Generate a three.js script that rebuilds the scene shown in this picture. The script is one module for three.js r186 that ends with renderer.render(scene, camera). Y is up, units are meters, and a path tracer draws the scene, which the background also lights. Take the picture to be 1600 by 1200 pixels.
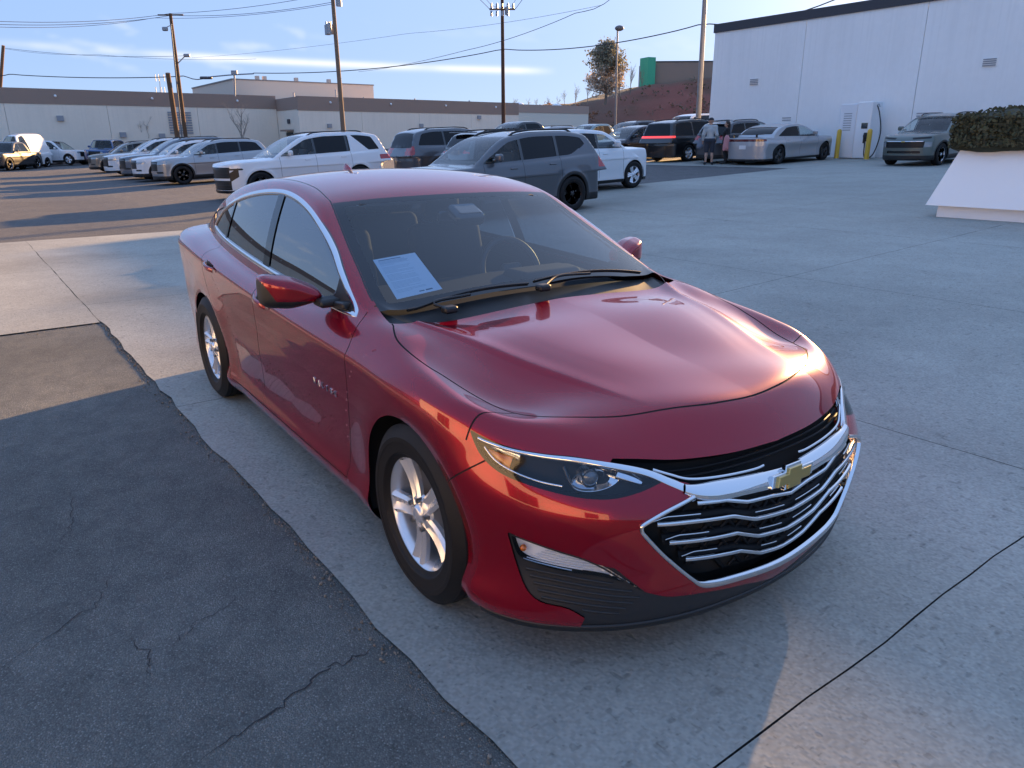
import * as THREE from 'three';
import { RoundedBoxGeometry } from 'three/addons/geometries/RoundedBoxGeometry.js';
import { TextGeometry } from 'three/addons/geometries/TextGeometry.js';
import { FontLoader } from 'three/addons/loaders/FontLoader.js';
import { mergeGeometries, toCreasedNormals } from 'three/addons/utils/BufferGeometryUtils.js';
import { MarchingCubes } from 'three/addons/objects/MarchingCubes.js';
const font = await new FontLoader().loadAsync('fonts/droid/droid_sans_bold.typeface.json');
const scene = new THREE.Scene();
const camera = new THREE.PerspectiveCamera(55.24, 4 / 3, .05, 2000);
camera.rotation.order = 'YXZ'; camera.position.set(0, 1.6049, 0); camera.rotation.set(-18.167 * Math.PI / 180, 0, -.3445 * Math.PI / 180);
const renderer = new THREE.WebGLRenderer({ antialias: true });
renderer.setSize(1024, 768); renderer.toneMapping = THREE.LinearToneMapping; renderer.toneMappingExposure = 3.4; renderer.shadowMap.enabled = true;
// sky: pale towards the horizon, brighter round the low sun, a few thin clouds
const SUN = { az: 33 * Math.PI / 180, el: 12.4 * Math.PI / 180 }, sunDir = new THREE.Vector3(Math.sin(SUN.az) * Math.cos(SUN.el), Math.sin(SUN.el), -Math.cos(SUN.az) * Math.cos(SUN.el));
{
  const W = 2048, H = 1024, D = new Float32Array(W * H * 4), hash = (i, j) => { const s = Math.sin(i * 127.1 + j * 311.7) * 43758.5453; return s - Math.floor(s); };
  const noise = (x, y) => { const i = Math.floor(x), j = Math.floor(y), f = x - i, g = y - j, u = f * f * (3 - 2 * f), v = g * g * (3 - 2 * g); return (hash(i, j) * (1 - u) + hash(i + 1, j) * u) * (1 - v) + (hash(i, j + 1) * (1 - u) + hash(i + 1, j + 1) * u) * v; };
  const fbm = (x, y) => noise(x, y) * .5 + noise(x * 2.1, y * 2.1) * .28 + noise(x * 4.3, y * 4.3) * .15 + noise(x * 9, y * 9) * .07;
  for (let j = 0; j < H; j++) for (let i = 0; i < W; i++) {
    const el = (j + .5) / H * Math.PI - Math.PI / 2, lon = ((i + .5) / W - .5) * 2 * Math.PI, dx = Math.cos(el) * Math.cos(lon), dy = Math.sin(el), dz = Math.cos(el) * Math.sin(lon);
    const c = dx * sunDir.x + dy * sunDir.y + dz * sunDir.z, ang = Math.acos(Math.min(1, Math.max(-1, c))), e = Math.max(el, 0);
    const h = Math.exp(-e / .10);
    const u = 1 - Math.exp(-e / .3); let r = .056 + .040 * u + .085 * h, g = .118 + .046 * u + .080 * h, b = .262 + .050 * u + .005 * h;
    const glow = .13 * Math.exp(-ang / .75) + .6 * Math.exp(-ang / .12); r += glow * 1.0; g += glow * .92; b += glow * .80;
    const az = Math.atan2(dx, -dz);
    if (el > 0 && el < .3) {                                                        // thin streaks low over the horizon
      const st = Math.exp(-Math.pow((e - .087 + .028 * az) / .0032, 2)) * (az < .06 && az > -.75 ? 1 : 0) * Math.min(1, Math.max(0, fbm(az * 9, 3) * 2.6 - .55)) * Math.min(1, (.06 - az) / .05);
      const wi = Math.max(0, fbm(az * 16 + e * 40, e * 55) - .66) * 1.7 * Math.exp(-Math.pow((e - .11) / .035, 2)) * (az < -.25 ? 1 : .25);
      const k = Math.min(1, st * .7 + wi); r += (.42 - r) * k; g += (.40 - g) * k; b += (.37 - b) * k;
    }
    const o = 4 * (j * W + i); D[o] = r; D[o + 1] = g; D[o + 2] = b; D[o + 3] = 1;
  }
  const t = new THREE.DataTexture(D, W, H, THREE.RGBAFormat, THREE.FloatType); t.mapping = THREE.EquirectangularReflectionMapping; t.magFilter = THREE.LinearFilter; t.needsUpdate = true; scene.background = t; scene.environment = t;
}
const sun = new THREE.DirectionalLight(new THREE.Color(1, .58, .23), 5.0); sun.position.copy(sunDir).multiplyScalar(80); sun.castShadow = true; sun.shadow.mapSize.set(4096, 4096); Object.assign(sun.shadow.camera, { left: -60, right: 60, top: 60, bottom: -60, near: 1, far: 220 }); sun.shadow.radius = 1.5; scene.add(sun);
// ---------- small helpers ----------
let seed = 7; const rnd = () => { seed = (seed * 1664525 + 1013904223) >>> 0; return seed / 4294967296; };
const rr = (a, b) => a + (b - a) * rnd();
const clamp = (x, a, b) => Math.min(b, Math.max(a, x)), lerp = (a, b, t) => a + (b - a) * t;
const sst = (a, b, x) => { const t = clamp((x - a) / (b - a), 0, 1); return t * t * (3 - 2 * t); };
const smax = (a, b, k) => { const h = Math.max(k - Math.abs(a - b), 0) / k; return Math.max(a, b) + h * h * h * k / 6; };
const smin = (a, b, k) => -smax(-a, -b, k);
function spl(p) {                                   // natural cubic spline through [x, y] pairs, straight beyond its ends
  const n = p.length, x = p.map(q => q[0]), y = p.map(q => q[1]), m = new Float64Array(n), u = new Float64Array(n);
  for (let i = 1; i < n - 1; i++) {
    const s = (x[i] - x[i - 1]) / (x[i + 1] - x[i - 1]), q = s * m[i - 1] + 2; m[i] = (s - 1) / q;
    u[i] = (y[i + 1] - y[i]) / (x[i + 1] - x[i]) - (y[i] - y[i - 1]) / (x[i] - x[i - 1]);
    u[i] = (6 * u[i] / (x[i + 1] - x[i - 1]) - s * u[i - 1]) / q;
  }
  m[n - 1] = 0; for (let i = n - 2; i >= 0; i--) m[i] = m[i] * m[i + 1] + u[i]; m[0] = 0;
  const d0 = (y[1] - y[0]) / (x[1] - x[0]) - (x[1] - x[0]) * m[1] / 6, k = n - 1, d1 = (y[k] - y[k - 1]) / (x[k] - x[k - 1]) + (x[k] - x[k - 1]) * m[k - 1] / 6;
  return t => {
    if (t <= x[0]) return y[0] + d0 * (t - x[0]); if (t >= x[k]) return y[k] + d1 * (t - x[k]);
    let lo = 0, hi = k; while (hi - lo > 1) { const c = (hi + lo) >> 1; if (x[c] > t) hi = c; else lo = c; }
    const h = x[hi] - x[lo], a = (x[hi] - t) / h, b = (t - x[lo]) / h;
    return a * y[lo] + b * y[hi] + ((a * a * a - a) * m[lo] + (b * b * b - b) * m[hi]) * h * h / 6;
  };
}
function mono(p) {                                  // smooth curve without overshoot
  const n = p.length, d = [], m = []; for (let i = 0; i + 1 < n; i++) d.push((p[i + 1][1] - p[i][1]) / (p[i + 1][0] - p[i][0]));
  for (let i = 0; i < n; i++) m.push(i === 0 ? d[0] : i === n - 1 ? d[n - 2] : d[i - 1] * d[i] <= 0 ? 0 : 2 * d[i - 1] * d[i] / (d[i - 1] + d[i]));
  return x => { if (x <= p[0][0]) return p[0][1] + m[0] * (x - p[0][0]); if (x >= p[n - 1][0]) return p[n - 1][1] + m[n - 1] * (x - p[n - 1][0]); let i = 0; while (x > p[i + 1][0]) i++; const h = p[i + 1][0] - p[i][0], t = (x - p[i][0]) / h, t2 = t * t, t3 = t2 * t; return (2 * t3 - 3 * t2 + 1) * p[i][1] + (t3 - 2 * t2 + t) * h * m[i] + (3 * t2 - 2 * t3) * p[i + 1][1] + (t3 - t2) * h * m[i + 1]; };
}
const lin = p => t => { if (t <= p[0][0]) return p[0][1]; for (let i = 1; i < p.length; i++) if (t <= p[i][0]) return lerp(p[i - 1][1], p[i][1], (t - p[i - 1][0]) / (p[i][0] - p[i - 1][0])); return p[p.length - 1][1]; };
function path(p, closed = true, n = 6) {            // smooth outline; a third entry 1 marks a sharp corner
  const o = [], N = p.length, g = i => closed ? p[(i + N) % N] : p[clamp(i, 0, N - 1)];
  for (let i = 0; i < (closed ? N : N - 1); i++) {
    const b = g(i), c = g(i + 1), a = b[2] ? b : g(i - 1), d = c[2] ? c : g(i + 2);
    for (let k = 0; k < n; k++) { const t = k / n, t2 = t * t, t3 = t2 * t; o.push([0, 1].map(j => .5 * (2 * b[j] + (c[j] - a[j]) * t + (2 * a[j] - 5 * b[j] + 4 * c[j] - d[j]) * t2 + (3 * b[j] - a[j] - 3 * c[j] + d[j]) * t3))); }
  }
  if (!closed) o.push([p[N - 1][0], p[N - 1][1]]);
  return o;
}
function sdp(pts) {                                 // signed distance to a closed outline, negative inside
  let x0 = 1e9, x1 = -1e9, y0 = 1e9, y1 = -1e9; for (const [x, y] of pts) { x0 = Math.min(x0, x); x1 = Math.max(x1, x); y0 = Math.min(y0, y); y1 = Math.max(y1, y); }
  const n = pts.length, X = pts.map(p => p[0]), Y = pts.map(p => p[1]);
  return (x, y) => {
    const bx = Math.max(x0 - x, x - x1), by = Math.max(y0 - y, y - y1); if (bx > .12 || by > .12) return Math.max(bx, by);
    let d = 1e9, s = 1;
    for (let i = 0, j = n - 1; i < n; j = i++) {
      const ex = X[j] - X[i], ey = Y[j] - Y[i], wx = x - X[i], wy = y - Y[i], t = clamp((wx * ex + wy * ey) / (ex * ex + ey * ey || 1e-12), 0, 1), bx = wx - ex * t, by = wy - ey * t;
      d = Math.min(d, bx * bx + by * by);
      const c1 = y >= Y[i], c2 = y < Y[j], c3 = ex * wy > ey * wx; if ((c1 && c2 && c3) || (!c1 && !c2 && !c3)) s = -s;
    }
    return s * Math.sqrt(d);
  };
}
// ---------- surfaces found by casting rays from a spine onto an implicit body ----------
function grad(F, x, y, z) { const h = 1e-3, gx = F(x + h, y, z) - F(x - h, y, z), gy = F(x, y + h, z) - F(x, y - h, z), gz = F(x, y, z + h) - F(x, y, z - h), l = Math.hypot(gx, gy, gz) || 1; return [gx / l, gy / l, gz / l]; }
function cast(F, ox, oy, oz, dx, dy, dz, t0 = .02, step = .06, tm = 4) {
  let a = t0, fa = F(ox + dx * a, oy + dy * a, oz + dz * a), b = a, fb = fa;
  while (b < tm) { b = a + step; fb = F(ox + dx * b, oy + dy * b, oz + dz * b); if (fb > 0) break; a = b; fa = fb; }
  for (let i = 0; i < 4; i++) { const m = (a + b) / 2, f = F(ox + dx * m, oy + dy * m, oz + dz * m); if (f > 0) { b = m; fb = f; } else { a = m; fa = f; } }
  for (let i = 0, side = 0; i < 12; i++) { let m = (a * fb - b * fa) / (fb - fa || 1e-12); if (!(m > a && m < b)) m = (a + b) / 2; const f = F(ox + dx * m, oy + dy * m, oz + dz * m); if (Math.abs(f) < 2e-7) return m; if (f > 0) { b = m; fb = f; if (side === 1) fa /= 2; side = 1; } else { a = m; fa = f; if (side === -1) fb /= 2; side = -1; } }
  return (a + b) / 2;
}
function shell(F, xs, ys, na, nb, vs) {             // half shell z >= 0: xs spine stations front to back, na/nb cap steps, vs angles round the spine
  const P = [], N = [], T = [], rows = [], nv = vs.length;
  const add = (ox, d) => { const t = cast(F, ox, ys, 0, d[0], d[1], d[2]), x = ox + d[0] * t, y = ys + d[1] * t, z = d[2] * t; P.push(x, y, Math.abs(z) < 1e-7 ? 0 : z); const n = grad(F, x, y, z); if (z < 1e-7) n[2] = 0; N.push(...n); };
  const row = (ox, al) => { rows.push(P.length / 3); const s = Math.sin(al), c = Math.cos(al); for (const v of vs) add(ox, [s, c * Math.sin(v), c * Math.cos(v)]); };
  for (let i = 0; i < na; i++) row(xs[0], Math.PI / 2 * (1 - (i + .02) / na));
  for (const x of xs) row(x, 0);
  for (let i = nb - 1; i >= 0; i--) row(xs[xs.length - 1], -Math.PI / 2 * (1 - (i + .02) / nb));
  for (let r = 0; r + 1 < rows.length; r++) for (let k = 0; k + 1 < nv; k++) { const a = rows[r] + k, b = a + 1, c = rows[r + 1] + k, d = c + 1; T.push(a, b, c, b, d, c); }
  return { P, N, T };
}
const steps = (...s) => { const o = []; for (let i = 0; i + 2 < s.length; i += 2) { const n = s[i + 1]; for (let k = 0; k < n; k++) o.push(lerp(s[i], s[i + 2], k / n)); } o.push(s[s.length - 1]); return o; };
function cutBy(m, f) {                              // splits a surface along f = 0: [where f < 0, where f > 0]
  const n = m.P.length / 3, D = new Float64Array(n); for (let i = 0; i < n; i++) { D[i] = f(m.P[3 * i], m.P[3 * i + 1], m.P[3 * i + 2]); if (Math.abs(D[i]) < 1e-9) D[i] = 1e-9; }
  const out = [0, 1].map(() => ({ P: [], N: [], T: [], at: new Map() })), edges = new Map();
  const old = (o, i) => { let k = o.at.get(i); if (k === undefined) { k = o.P.length / 3; o.at.set(i, k); o.P.push(m.P[3 * i], m.P[3 * i + 1], m.P[3 * i + 2]); o.N.push(m.N[3 * i], m.N[3 * i + 1], m.N[3 * i + 2]); } return k; };
  const mid = (s, i, j) => {
    if (i > j) [i, j] = [j, i]; const o = out[s], key = i * n + j + (s ? .5 : 0); let k = edges.get(key);
    if (k === undefined) { k = o.P.length / 3; edges.set(key, k); const t = D[i] / (D[i] - D[j]); for (let c = 0; c < 3; c++) { o.P.push(lerp(m.P[3 * i + c], m.P[3 * j + c], t)); o.N.push(lerp(m.N[3 * i + c], m.N[3 * j + c], t)); } } return k;
  };
  for (let t = 0; t < m.T.length; t += 3) {
    const v = [m.T[t], m.T[t + 1], m.T[t + 2]], p = v.map(i => D[i] > 0 ? 1 : 0), s = p[0] + p[1] + p[2];
    if (s === 0 || s === 3) { const o = out[s ? 1 : 0]; o.T.push(old(o, v[0]), old(o, v[1]), old(o, v[2])); continue; }
    const lone = s === 1 ? p.indexOf(1) : p.indexOf(0), a = v[lone], b = v[(lone + 1) % 3], c = v[(lone + 2) % 3], sa = p[lone], A = out[sa], B = out[1 - sa];
    A.T.push(old(A, a), mid(sa, a, b), mid(sa, a, c));
    const ab = mid(1 - sa, a, b), ac = mid(1 - sa, a, c), ob = old(B, b), oc = old(B, c); B.T.push(ab, ob, oc, ab, oc, ac);
  }
  return out;
}
const join = (...ms) => { const o = { P: [], N: [], T: [] }; for (const m of ms) { const b = o.P.length / 3; for (const v of m.P) o.P.push(v); for (const v of m.N) o.N.push(v); for (const t of m.T) o.T.push(t + b); } return o; };
const weld = m => { const o = { P: [], N: [], T: [] }, at = new Map(), ix = []; for (let i = 0; i < m.P.length / 3; i++) { const k = [0, 1, 2].map(c => Math.round(m.P[3 * i + c] * 2e4)).join(); let j = at.get(k); if (j === undefined) { j = o.P.length / 3; at.set(k, j); for (let c = 0; c < 3; c++) { o.P.push(m.P[3 * i + c]); o.N.push(m.N[3 * i + c]); } } ix.push(j); } for (let t = 0; t < m.T.length; t += 3) { const a = ix[m.T[t]], b = ix[m.T[t + 1]], c = ix[m.T[t + 2]]; if (a !== b && b !== c && a !== c) o.T.push(a, b, c); } return o; };
const mains = m => { m = weld(m); const n = m.P.length / 3, p = Array.from({ length: n }, (_, i) => i), f = i => { while (p[i] !== i) i = p[i] = p[p[i]]; return i; }; for (let t = 0; t < m.T.length; t += 3) { p[f(m.T[t])] = f(m.T[t + 1]); p[f(m.T[t + 2])] = f(m.T[t + 1]); } const c = new Map(); for (const i of m.T) c.set(f(i), (c.get(f(i)) ?? 0) + 1); const big = Math.max(...c.values()), T = []; for (let t = 0; t < m.T.length; t += 3) if (c.get(f(m.T[t])) === big) T.push(m.T[t], m.T[t + 1], m.T[t + 2]); const o = { P: [], N: [], T: [] }, at = new Map(); for (const i of T) { let j = at.get(i); if (j === undefined) { j = o.P.length / 3; at.set(i, j); for (let q = 0; q < 3; q++) { o.P.push(m.P[3 * i + q]); o.N.push(m.N[3 * i + q]); } } o.T.push(j); } return o; };
const flip = m => { const o = { P: m.P.slice(), N: m.N.slice(), T: [] }; for (let i = 2; i < o.P.length; i += 3) { o.P[i] = -o.P[i]; o.N[i] = -o.N[i]; } for (let t = 0; t < m.T.length; t += 3) o.T.push(m.T[t], m.T[t + 2], m.T[t + 1]); return o; };
const both = m => join(m, flip(m));
const inset = (m, d) => { const o = { P: m.P.slice(), N: m.N, T: m.T }; for (let i = 0; i < o.P.length; i++) o.P[i] -= m.N[i] * d; return o; };
function geo(m) { const g = new THREE.BufferGeometry(); g.setAttribute('position', new THREE.Float32BufferAttribute(m.P, 3)); g.setAttribute('normal', new THREE.Float32BufferAttribute(m.N, 3)); g.setIndex(m.T); return g; }
// ---------- the red sedan's body as an implicit surface (x forward from the front axle, y up, z to its right) ----------
const FA = 0, RA = -2.83, WY = .335;
const cWp = spl([[-4.1, .80], [-3.6, .868], [-3.2, .895], [-2.83, .908], [-2.3, .915], [-1.5, .918], [-.8, .918], [-.3, .915], [0, .913], [.3, .903], [.6, .885], [.9, .86]]);
const cYc = spl([[-3.7, .965], [-3.2, .955], [-2.4, .915], [-1.7, .872], [-1.0, .835], [-.4, .81], [0, .795], [.4, .77], [.8, .74]]);
const cLo = spl([[.10, -.10], [.15, -.045], [.19, -.018], [.235, -.008], [.29, -.022], [.35, -.028], [.43, -.024], [.52, -.015], [.6, -.008], [.7, -.004], [.8, -.001], [.95, -.001]]);
const cDeck = spl([[-4.0, 1.02], [-3.8, 1.075], [-3.6, 1.085], [-3.3, 1.085], [-2.9, 1.06], [-2.4, 1.03], [-1.8, 1.0], [-1.2, .985]]);
const cNose = spl([[.08, .77], [.13, .83], [.18, .868], [.25, .892], [.33, .908], [.45, .925], [.55, .926], [.62, .896], [.69, .850], [.75, .815], [.82, .765], [.9, .70]]);
const cTail = spl([[.1, -3.75], [.25, -3.86], [.45, -3.93], [.65, -3.94], [.85, -3.93], [1.0, -3.94], [1.1, -3.97]]);
const cRoof = spl([[-3.95, 1.02], [-3.5, 1.145], [-3.15, 1.275], [-2.8, 1.378], [-2.4, 1.442], [-2.0, 1.468], [-1.7, 1.464], [-1.4, 1.43], [-1.231, 1.388], [-1.05, 1.306], [-.853, 1.214], [-.606, 1.103], [-.4, 1.012], [-.2, .922]]);
const cZb = spl([[-3.9, .58], [-3.4, .70], [-3.0, .765], [-2.6, .80], [-2.0, .828], [-1.4, .835], [-.8, .825], [-.4, .80], [0, .77]]);
function sideW(x, y) {
  const t = y - cYc(x), wp = cWp(x), fl = sst(.35, -.25, x);                              // the crease fades out over the front wheel
  const up = wp - .46 * t - .4 * Math.max(t, 0) * Math.max(t, 0), lo = wp + cLo(Math.min(y, .95)) + .07 * Math.max(t, -.2) * fl;
  let w = smin(up, lo, lerp(.10, .014, fl));
  for (const ax of [FA, RA]) { const r = Math.hypot(x - ax, y - WY); if (r < .62) { const q = (r - .405) / (r < .405 ? .05 : .12); w += .014 * Math.exp(-q * q); } }
  return w;
}
const plan = z => .36 * z * z + .44 * Math.pow(z, 6);
// hood and front wings across the car: centre, crease, shut line, wing crest
const hk = [[0, spl([[-1.2, 1.02], [-.6, 1.005], [-.35, .978], [-.18, .953], [.011, .928], [.23, .889], [.37, .868], [.55, .847], [.66, .829], [.73, .812], [.78, .775], [.83, .70], [.88, .61]])],
  [spl([[-.6, .76], [-.35, .695], [-.182, .625], [.011, .581], [.23, .517], [.37, .462], [.6, .38], [.9, .30]]), spl([[-.6, .985], [-.35, .955], [-.182, .928], [.011, .906], [.23, .870], [.37, .850], [.55, .832], [.66, .816], [.73, .785], [.80, .715], [.9, .60]])],
  [spl([[-.6, .86], [-.2, .825], [0, .808], [.16, .78], [.26, .75], [.36, .715], [.49, .66], [.6, .55], [.7, .50], [.9, .45]]), spl([[-.6, .955], [-.2, .925], [-.1, .900], [.061, .864], [.159, .840], [.26, .814], [.36, .800], [.487, .804], [.6, .795], [.68, .77], [.75, .735], [.9, .63]])],
  [.885, spl([[-.6, .935], [-.2, .914], [0, .890], [.15, .865], [.3, .838], [.45, .805], [.6, .76], [.75, .70], [.9, .61]])]];
let hoodAt = null, hoodS = null;
function hoodY(x, z) {
  if (x !== hoodAt) { const q = hk.map(([a, b]) => [typeof a === 'number' ? a : a(x), b(x)]), e = q[3]; hoodS = spl([[-q[2][0], q[2][1]], [-q[1][0], q[1][1]], ...q, [1.05, e[1] - .07]]); hoodAt = x; hoodS.zc = q[1][0]; }
  const az = Math.abs(z), t = (az - hoodS.zc) / .05, up = .0075 * sst(.66, .25, x) * sst(hoodS.zc + .022, hoodS.zc - .010, az) * sst(.16, .02, hoodS.zc - az); const q = az - hoodS.zc; return hoodS(az) + up + .004 * sst(.7, .15, x) * Math.exp(-t * t) + sst(.68, .2, x) * .15 * (.0055 - Math.sqrt(q * q + 3e-5)) * Math.exp(-q * q / .007);
}
function bodyLow(x, y, z) {
  const a = Math.abs(z), hb = sst(-1.2, -.55, x), top = hb > 0 ? lerp(cDeck(x) - .09 * a * a, hoodY(Math.max(x, -.6), a), hb) : cDeck(x) - .09 * a * a;
  let f = smax(a - sideW(x, y), y - top, .09);
  if (x > .1) f = smax(f, x - cNose(y) + plan(a) * (1 - .16 * sst(.38, .2, y)), .10);
  if (x < -3) f = smax(f, cTail(y) - x + .30 * a * a + .5 * Math.pow(a, 8), .08);
  return smax(f, .13 + .022 * sst(.1, .4, x) * sst(.25, .7, a) - y, .06);
}
function bodyCab(x, y, z) {
  const a = Math.abs(z), d = y - .95, zg = cZb(x) - .25 * d - .33 * d * Math.abs(d);
  return smax(smax(a - zg, y - cRoof(x) + .10 * a * a + .04 * Math.pow(a, 4), .055), .75 - y, .05);
}
const body = (x, y, z) => smin(bodyLow(x, y, z), bodyCab(x, y, z), .035);
// ---------- building blocks ----------
const kinds = {};
function numbered(n) { kinds[n] = (kinds[n] ?? -1) + 1; return kinds[n] ? `${n}_${String(kinds[n]).padStart(3, '0')}` : n; }
function shade(o) { o.traverse(c => { if (c.isMesh) { c.castShadow = true; c.receiveShadow = true; } }); return o; }
function thing(name, label, category, [x, y, z] = [0, 0, 0], turn = 0, group) { const o = new THREE.Group(); o.name = numbered(name); o.position.set(x, y, z); o.rotation.y = turn; o.userData = { label, category }; if (group) o.userData.group = group; scene.add(o); return o; }
function part(name, g, mat, parent, label) { const o = new THREE.Mesh(Array.isArray(g) ? mergeGeometries(g.map(q => { const c = q.index ? q.toNonIndexed() : q.clone(); for (const k of Object.keys(c.attributes)) if (!['position', 'normal', 'uv'].includes(k)) c.deleteAttribute(k); if (!c.attributes.uv) c.setAttribute('uv', new THREE.Float32BufferAttribute(new Float32Array(c.attributes.position.count * 2), 2)); return c; })) : g, mat); o.name = name; if (label) o.userData.label = label; o.castShadow = o.receiveShadow = true; parent.add(o); return o; }
function struct(name, g, mat, kind = 'structure') { const o = new THREE.Mesh(g, mat); o.name = name; o.userData = { kind }; o.receiveShadow = o.castShadow = true; scene.add(o); return o; }
const std = (r, g, b, rough = .6, metal = 0, extra = {}) => { const m = new THREE.MeshPhysicalMaterial({ roughness: rough, metalness: metal, side: THREE.DoubleSide, ...extra }); m.color.setRGB(r, g, b); return m; };
const rbox = (w, h, d, r = .02, s = 3) => new RoundedBoxGeometry(w, h, d, s, Math.min(r, w / 2 - 1e-4, h / 2 - 1e-4, d / 2 - 1e-4));
const at = (g, x, y, z, rx = 0, ry = 0, rz = 0) => { if (rx) g.rotateX(rx); if (ry) g.rotateY(ry); if (rz) g.rotateZ(rz); return g.translate(x, y, z); };
const tube = (pts, r, seg = 24, rs = 8) => new THREE.TubeGeometry(new THREE.CatmullRomCurve3(pts.map(p => new THREE.Vector3(...p))), seg, r, rs);
const bar = (a, b, r, s = 6) => { const A = new THREE.Vector3(...a), B = new THREE.Vector3(...b), d = B.clone().sub(A), g = new THREE.CylinderGeometry(r, r, d.length(), s); g.applyQuaternion(new THREE.Quaternion().setFromUnitVectors(new THREE.Vector3(0, 1, 0), d.normalize())); return g.translate((A.x + B.x) / 2, (A.y + B.y) / 2, (A.z + B.z) / 2); };
function ribbon(pn, w, h, lift = 0, closed = false, n = 6) {   // a raised bead along points [p, normal]
  const P = [], T = [], L = pn.length, V = (a, b, s = 1) => a.map((v, i) => v + b[i] * s), nrm = a => { const l = Math.hypot(...a) || 1; return a.map(v => v / l); }, cr = (a, b) => [a[1] * b[2] - a[2] * b[1], a[2] * b[0] - a[0] * b[2], a[0] * b[1] - a[1] * b[0]];
  for (let i = 0; i < L; i++) {
    const [p, nn] = pn[i], a = pn[closed ? (i + L - 1) % L : Math.max(i - 1, 0)][0], b = pn[closed ? (i + 1) % L : Math.min(i + 1, L - 1)][0], t = nrm(V(b, a, -1)), s = nrm(cr(t, nn)), ww = typeof w === 'function' ? w(i / (L - 1)) : w;
    for (let k = 0; k <= n; k++) { const q = k / n * Math.PI, c = Math.cos(q); P.push(...V(V(p, s, ww / 2 * Math.sign(c) * Math.pow(Math.abs(c), .7)), nn, lift + h * Math.pow(Math.sin(q), .6))); }
  }
  for (let i = 0; i < (closed ? L : L - 1); i++) for (let k = 0; k < n; k++) { const a = i * (n + 1) + k, b = a + 1, c = ((i + 1) % L) * (n + 1) + k, d = c + 1; T.push(a, c, b, b, c, d); }
  const g = new THREE.BufferGeometry(); g.setAttribute('position', new THREE.Float32BufferAttribute(P, 3)); g.setIndex(T); g.computeVertexNormals(); return g;
}
const MZ = g => { const c = g.clone(); c.scale(1, 1, -1); const ix = c.index; if (ix) { for (let i = 0; i < ix.count; i += 3) { const a = ix.getX(i); ix.setX(i, ix.getX(i + 1)); ix.setX(i + 1, a); } } else { for (const k in c.attributes) { const A = c.attributes[k]; for (let i = 0; i < A.count; i += 3) for (let j = 0; j < A.itemSize; j++) { const v = A.array[i * A.itemSize + j]; A.array[i * A.itemSize + j] = A.array[(i + 1) * A.itemSize + j]; A.array[(i + 1) * A.itemSize + j] = v; } } } return c; };
const text = (s, size, depth) => new TextGeometry(s, { font, size, depth, curveSegments: 4, bevelEnabled: true, bevelThickness: depth * .2, bevelSize: size * .02, bevelSegments: 1 });

// ---------- materials shared by vehicles ----------
const glassM = std(.82, .88, .87, .02, 0, { transmission: 1, thickness: 0, ior: 1.5 }), tintM = std(.006, .007, .009, .05, 0, { specularIntensity: .55 });
const chromeM = std(.72, .73, .75, .07, 1), rubberM = std(.0065, .0065, .0075, .6, 0, { specularIntensity: .6 }), trimM = std(.012, .012, .013, .45), glossM = std(.006, .006, .007, .08, 0, { clearcoat: 1, clearcoatRoughness: .03 });
const alloyM = std(.72, .73, .76, .26, .65, { clearcoat: .6 }), alloyDarkM = std(.02, .02, .022, .3, .4, { clearcoat: .6 }), discM = std(.25, .24, .23, .4, 1), cabinM = std(.014, .0145, .016, .85), seatM = std(.035, .036, .040, .85), lampM = std(.9, .92, .95, .05, 0, { transmission: 1, thickness: 0 }), reflM = std(.7, .72, .75, .12, 1), amberM = std(.75, .17, .01, .25, 0, { clearcoat: 1 }), redLampM = std(.35, .006, .008, .15, 0, { clearcoat: 1 }), plateM = std(.7, .7, .7, .5), voidM = std(.004, .004, .004, .9);
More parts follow.
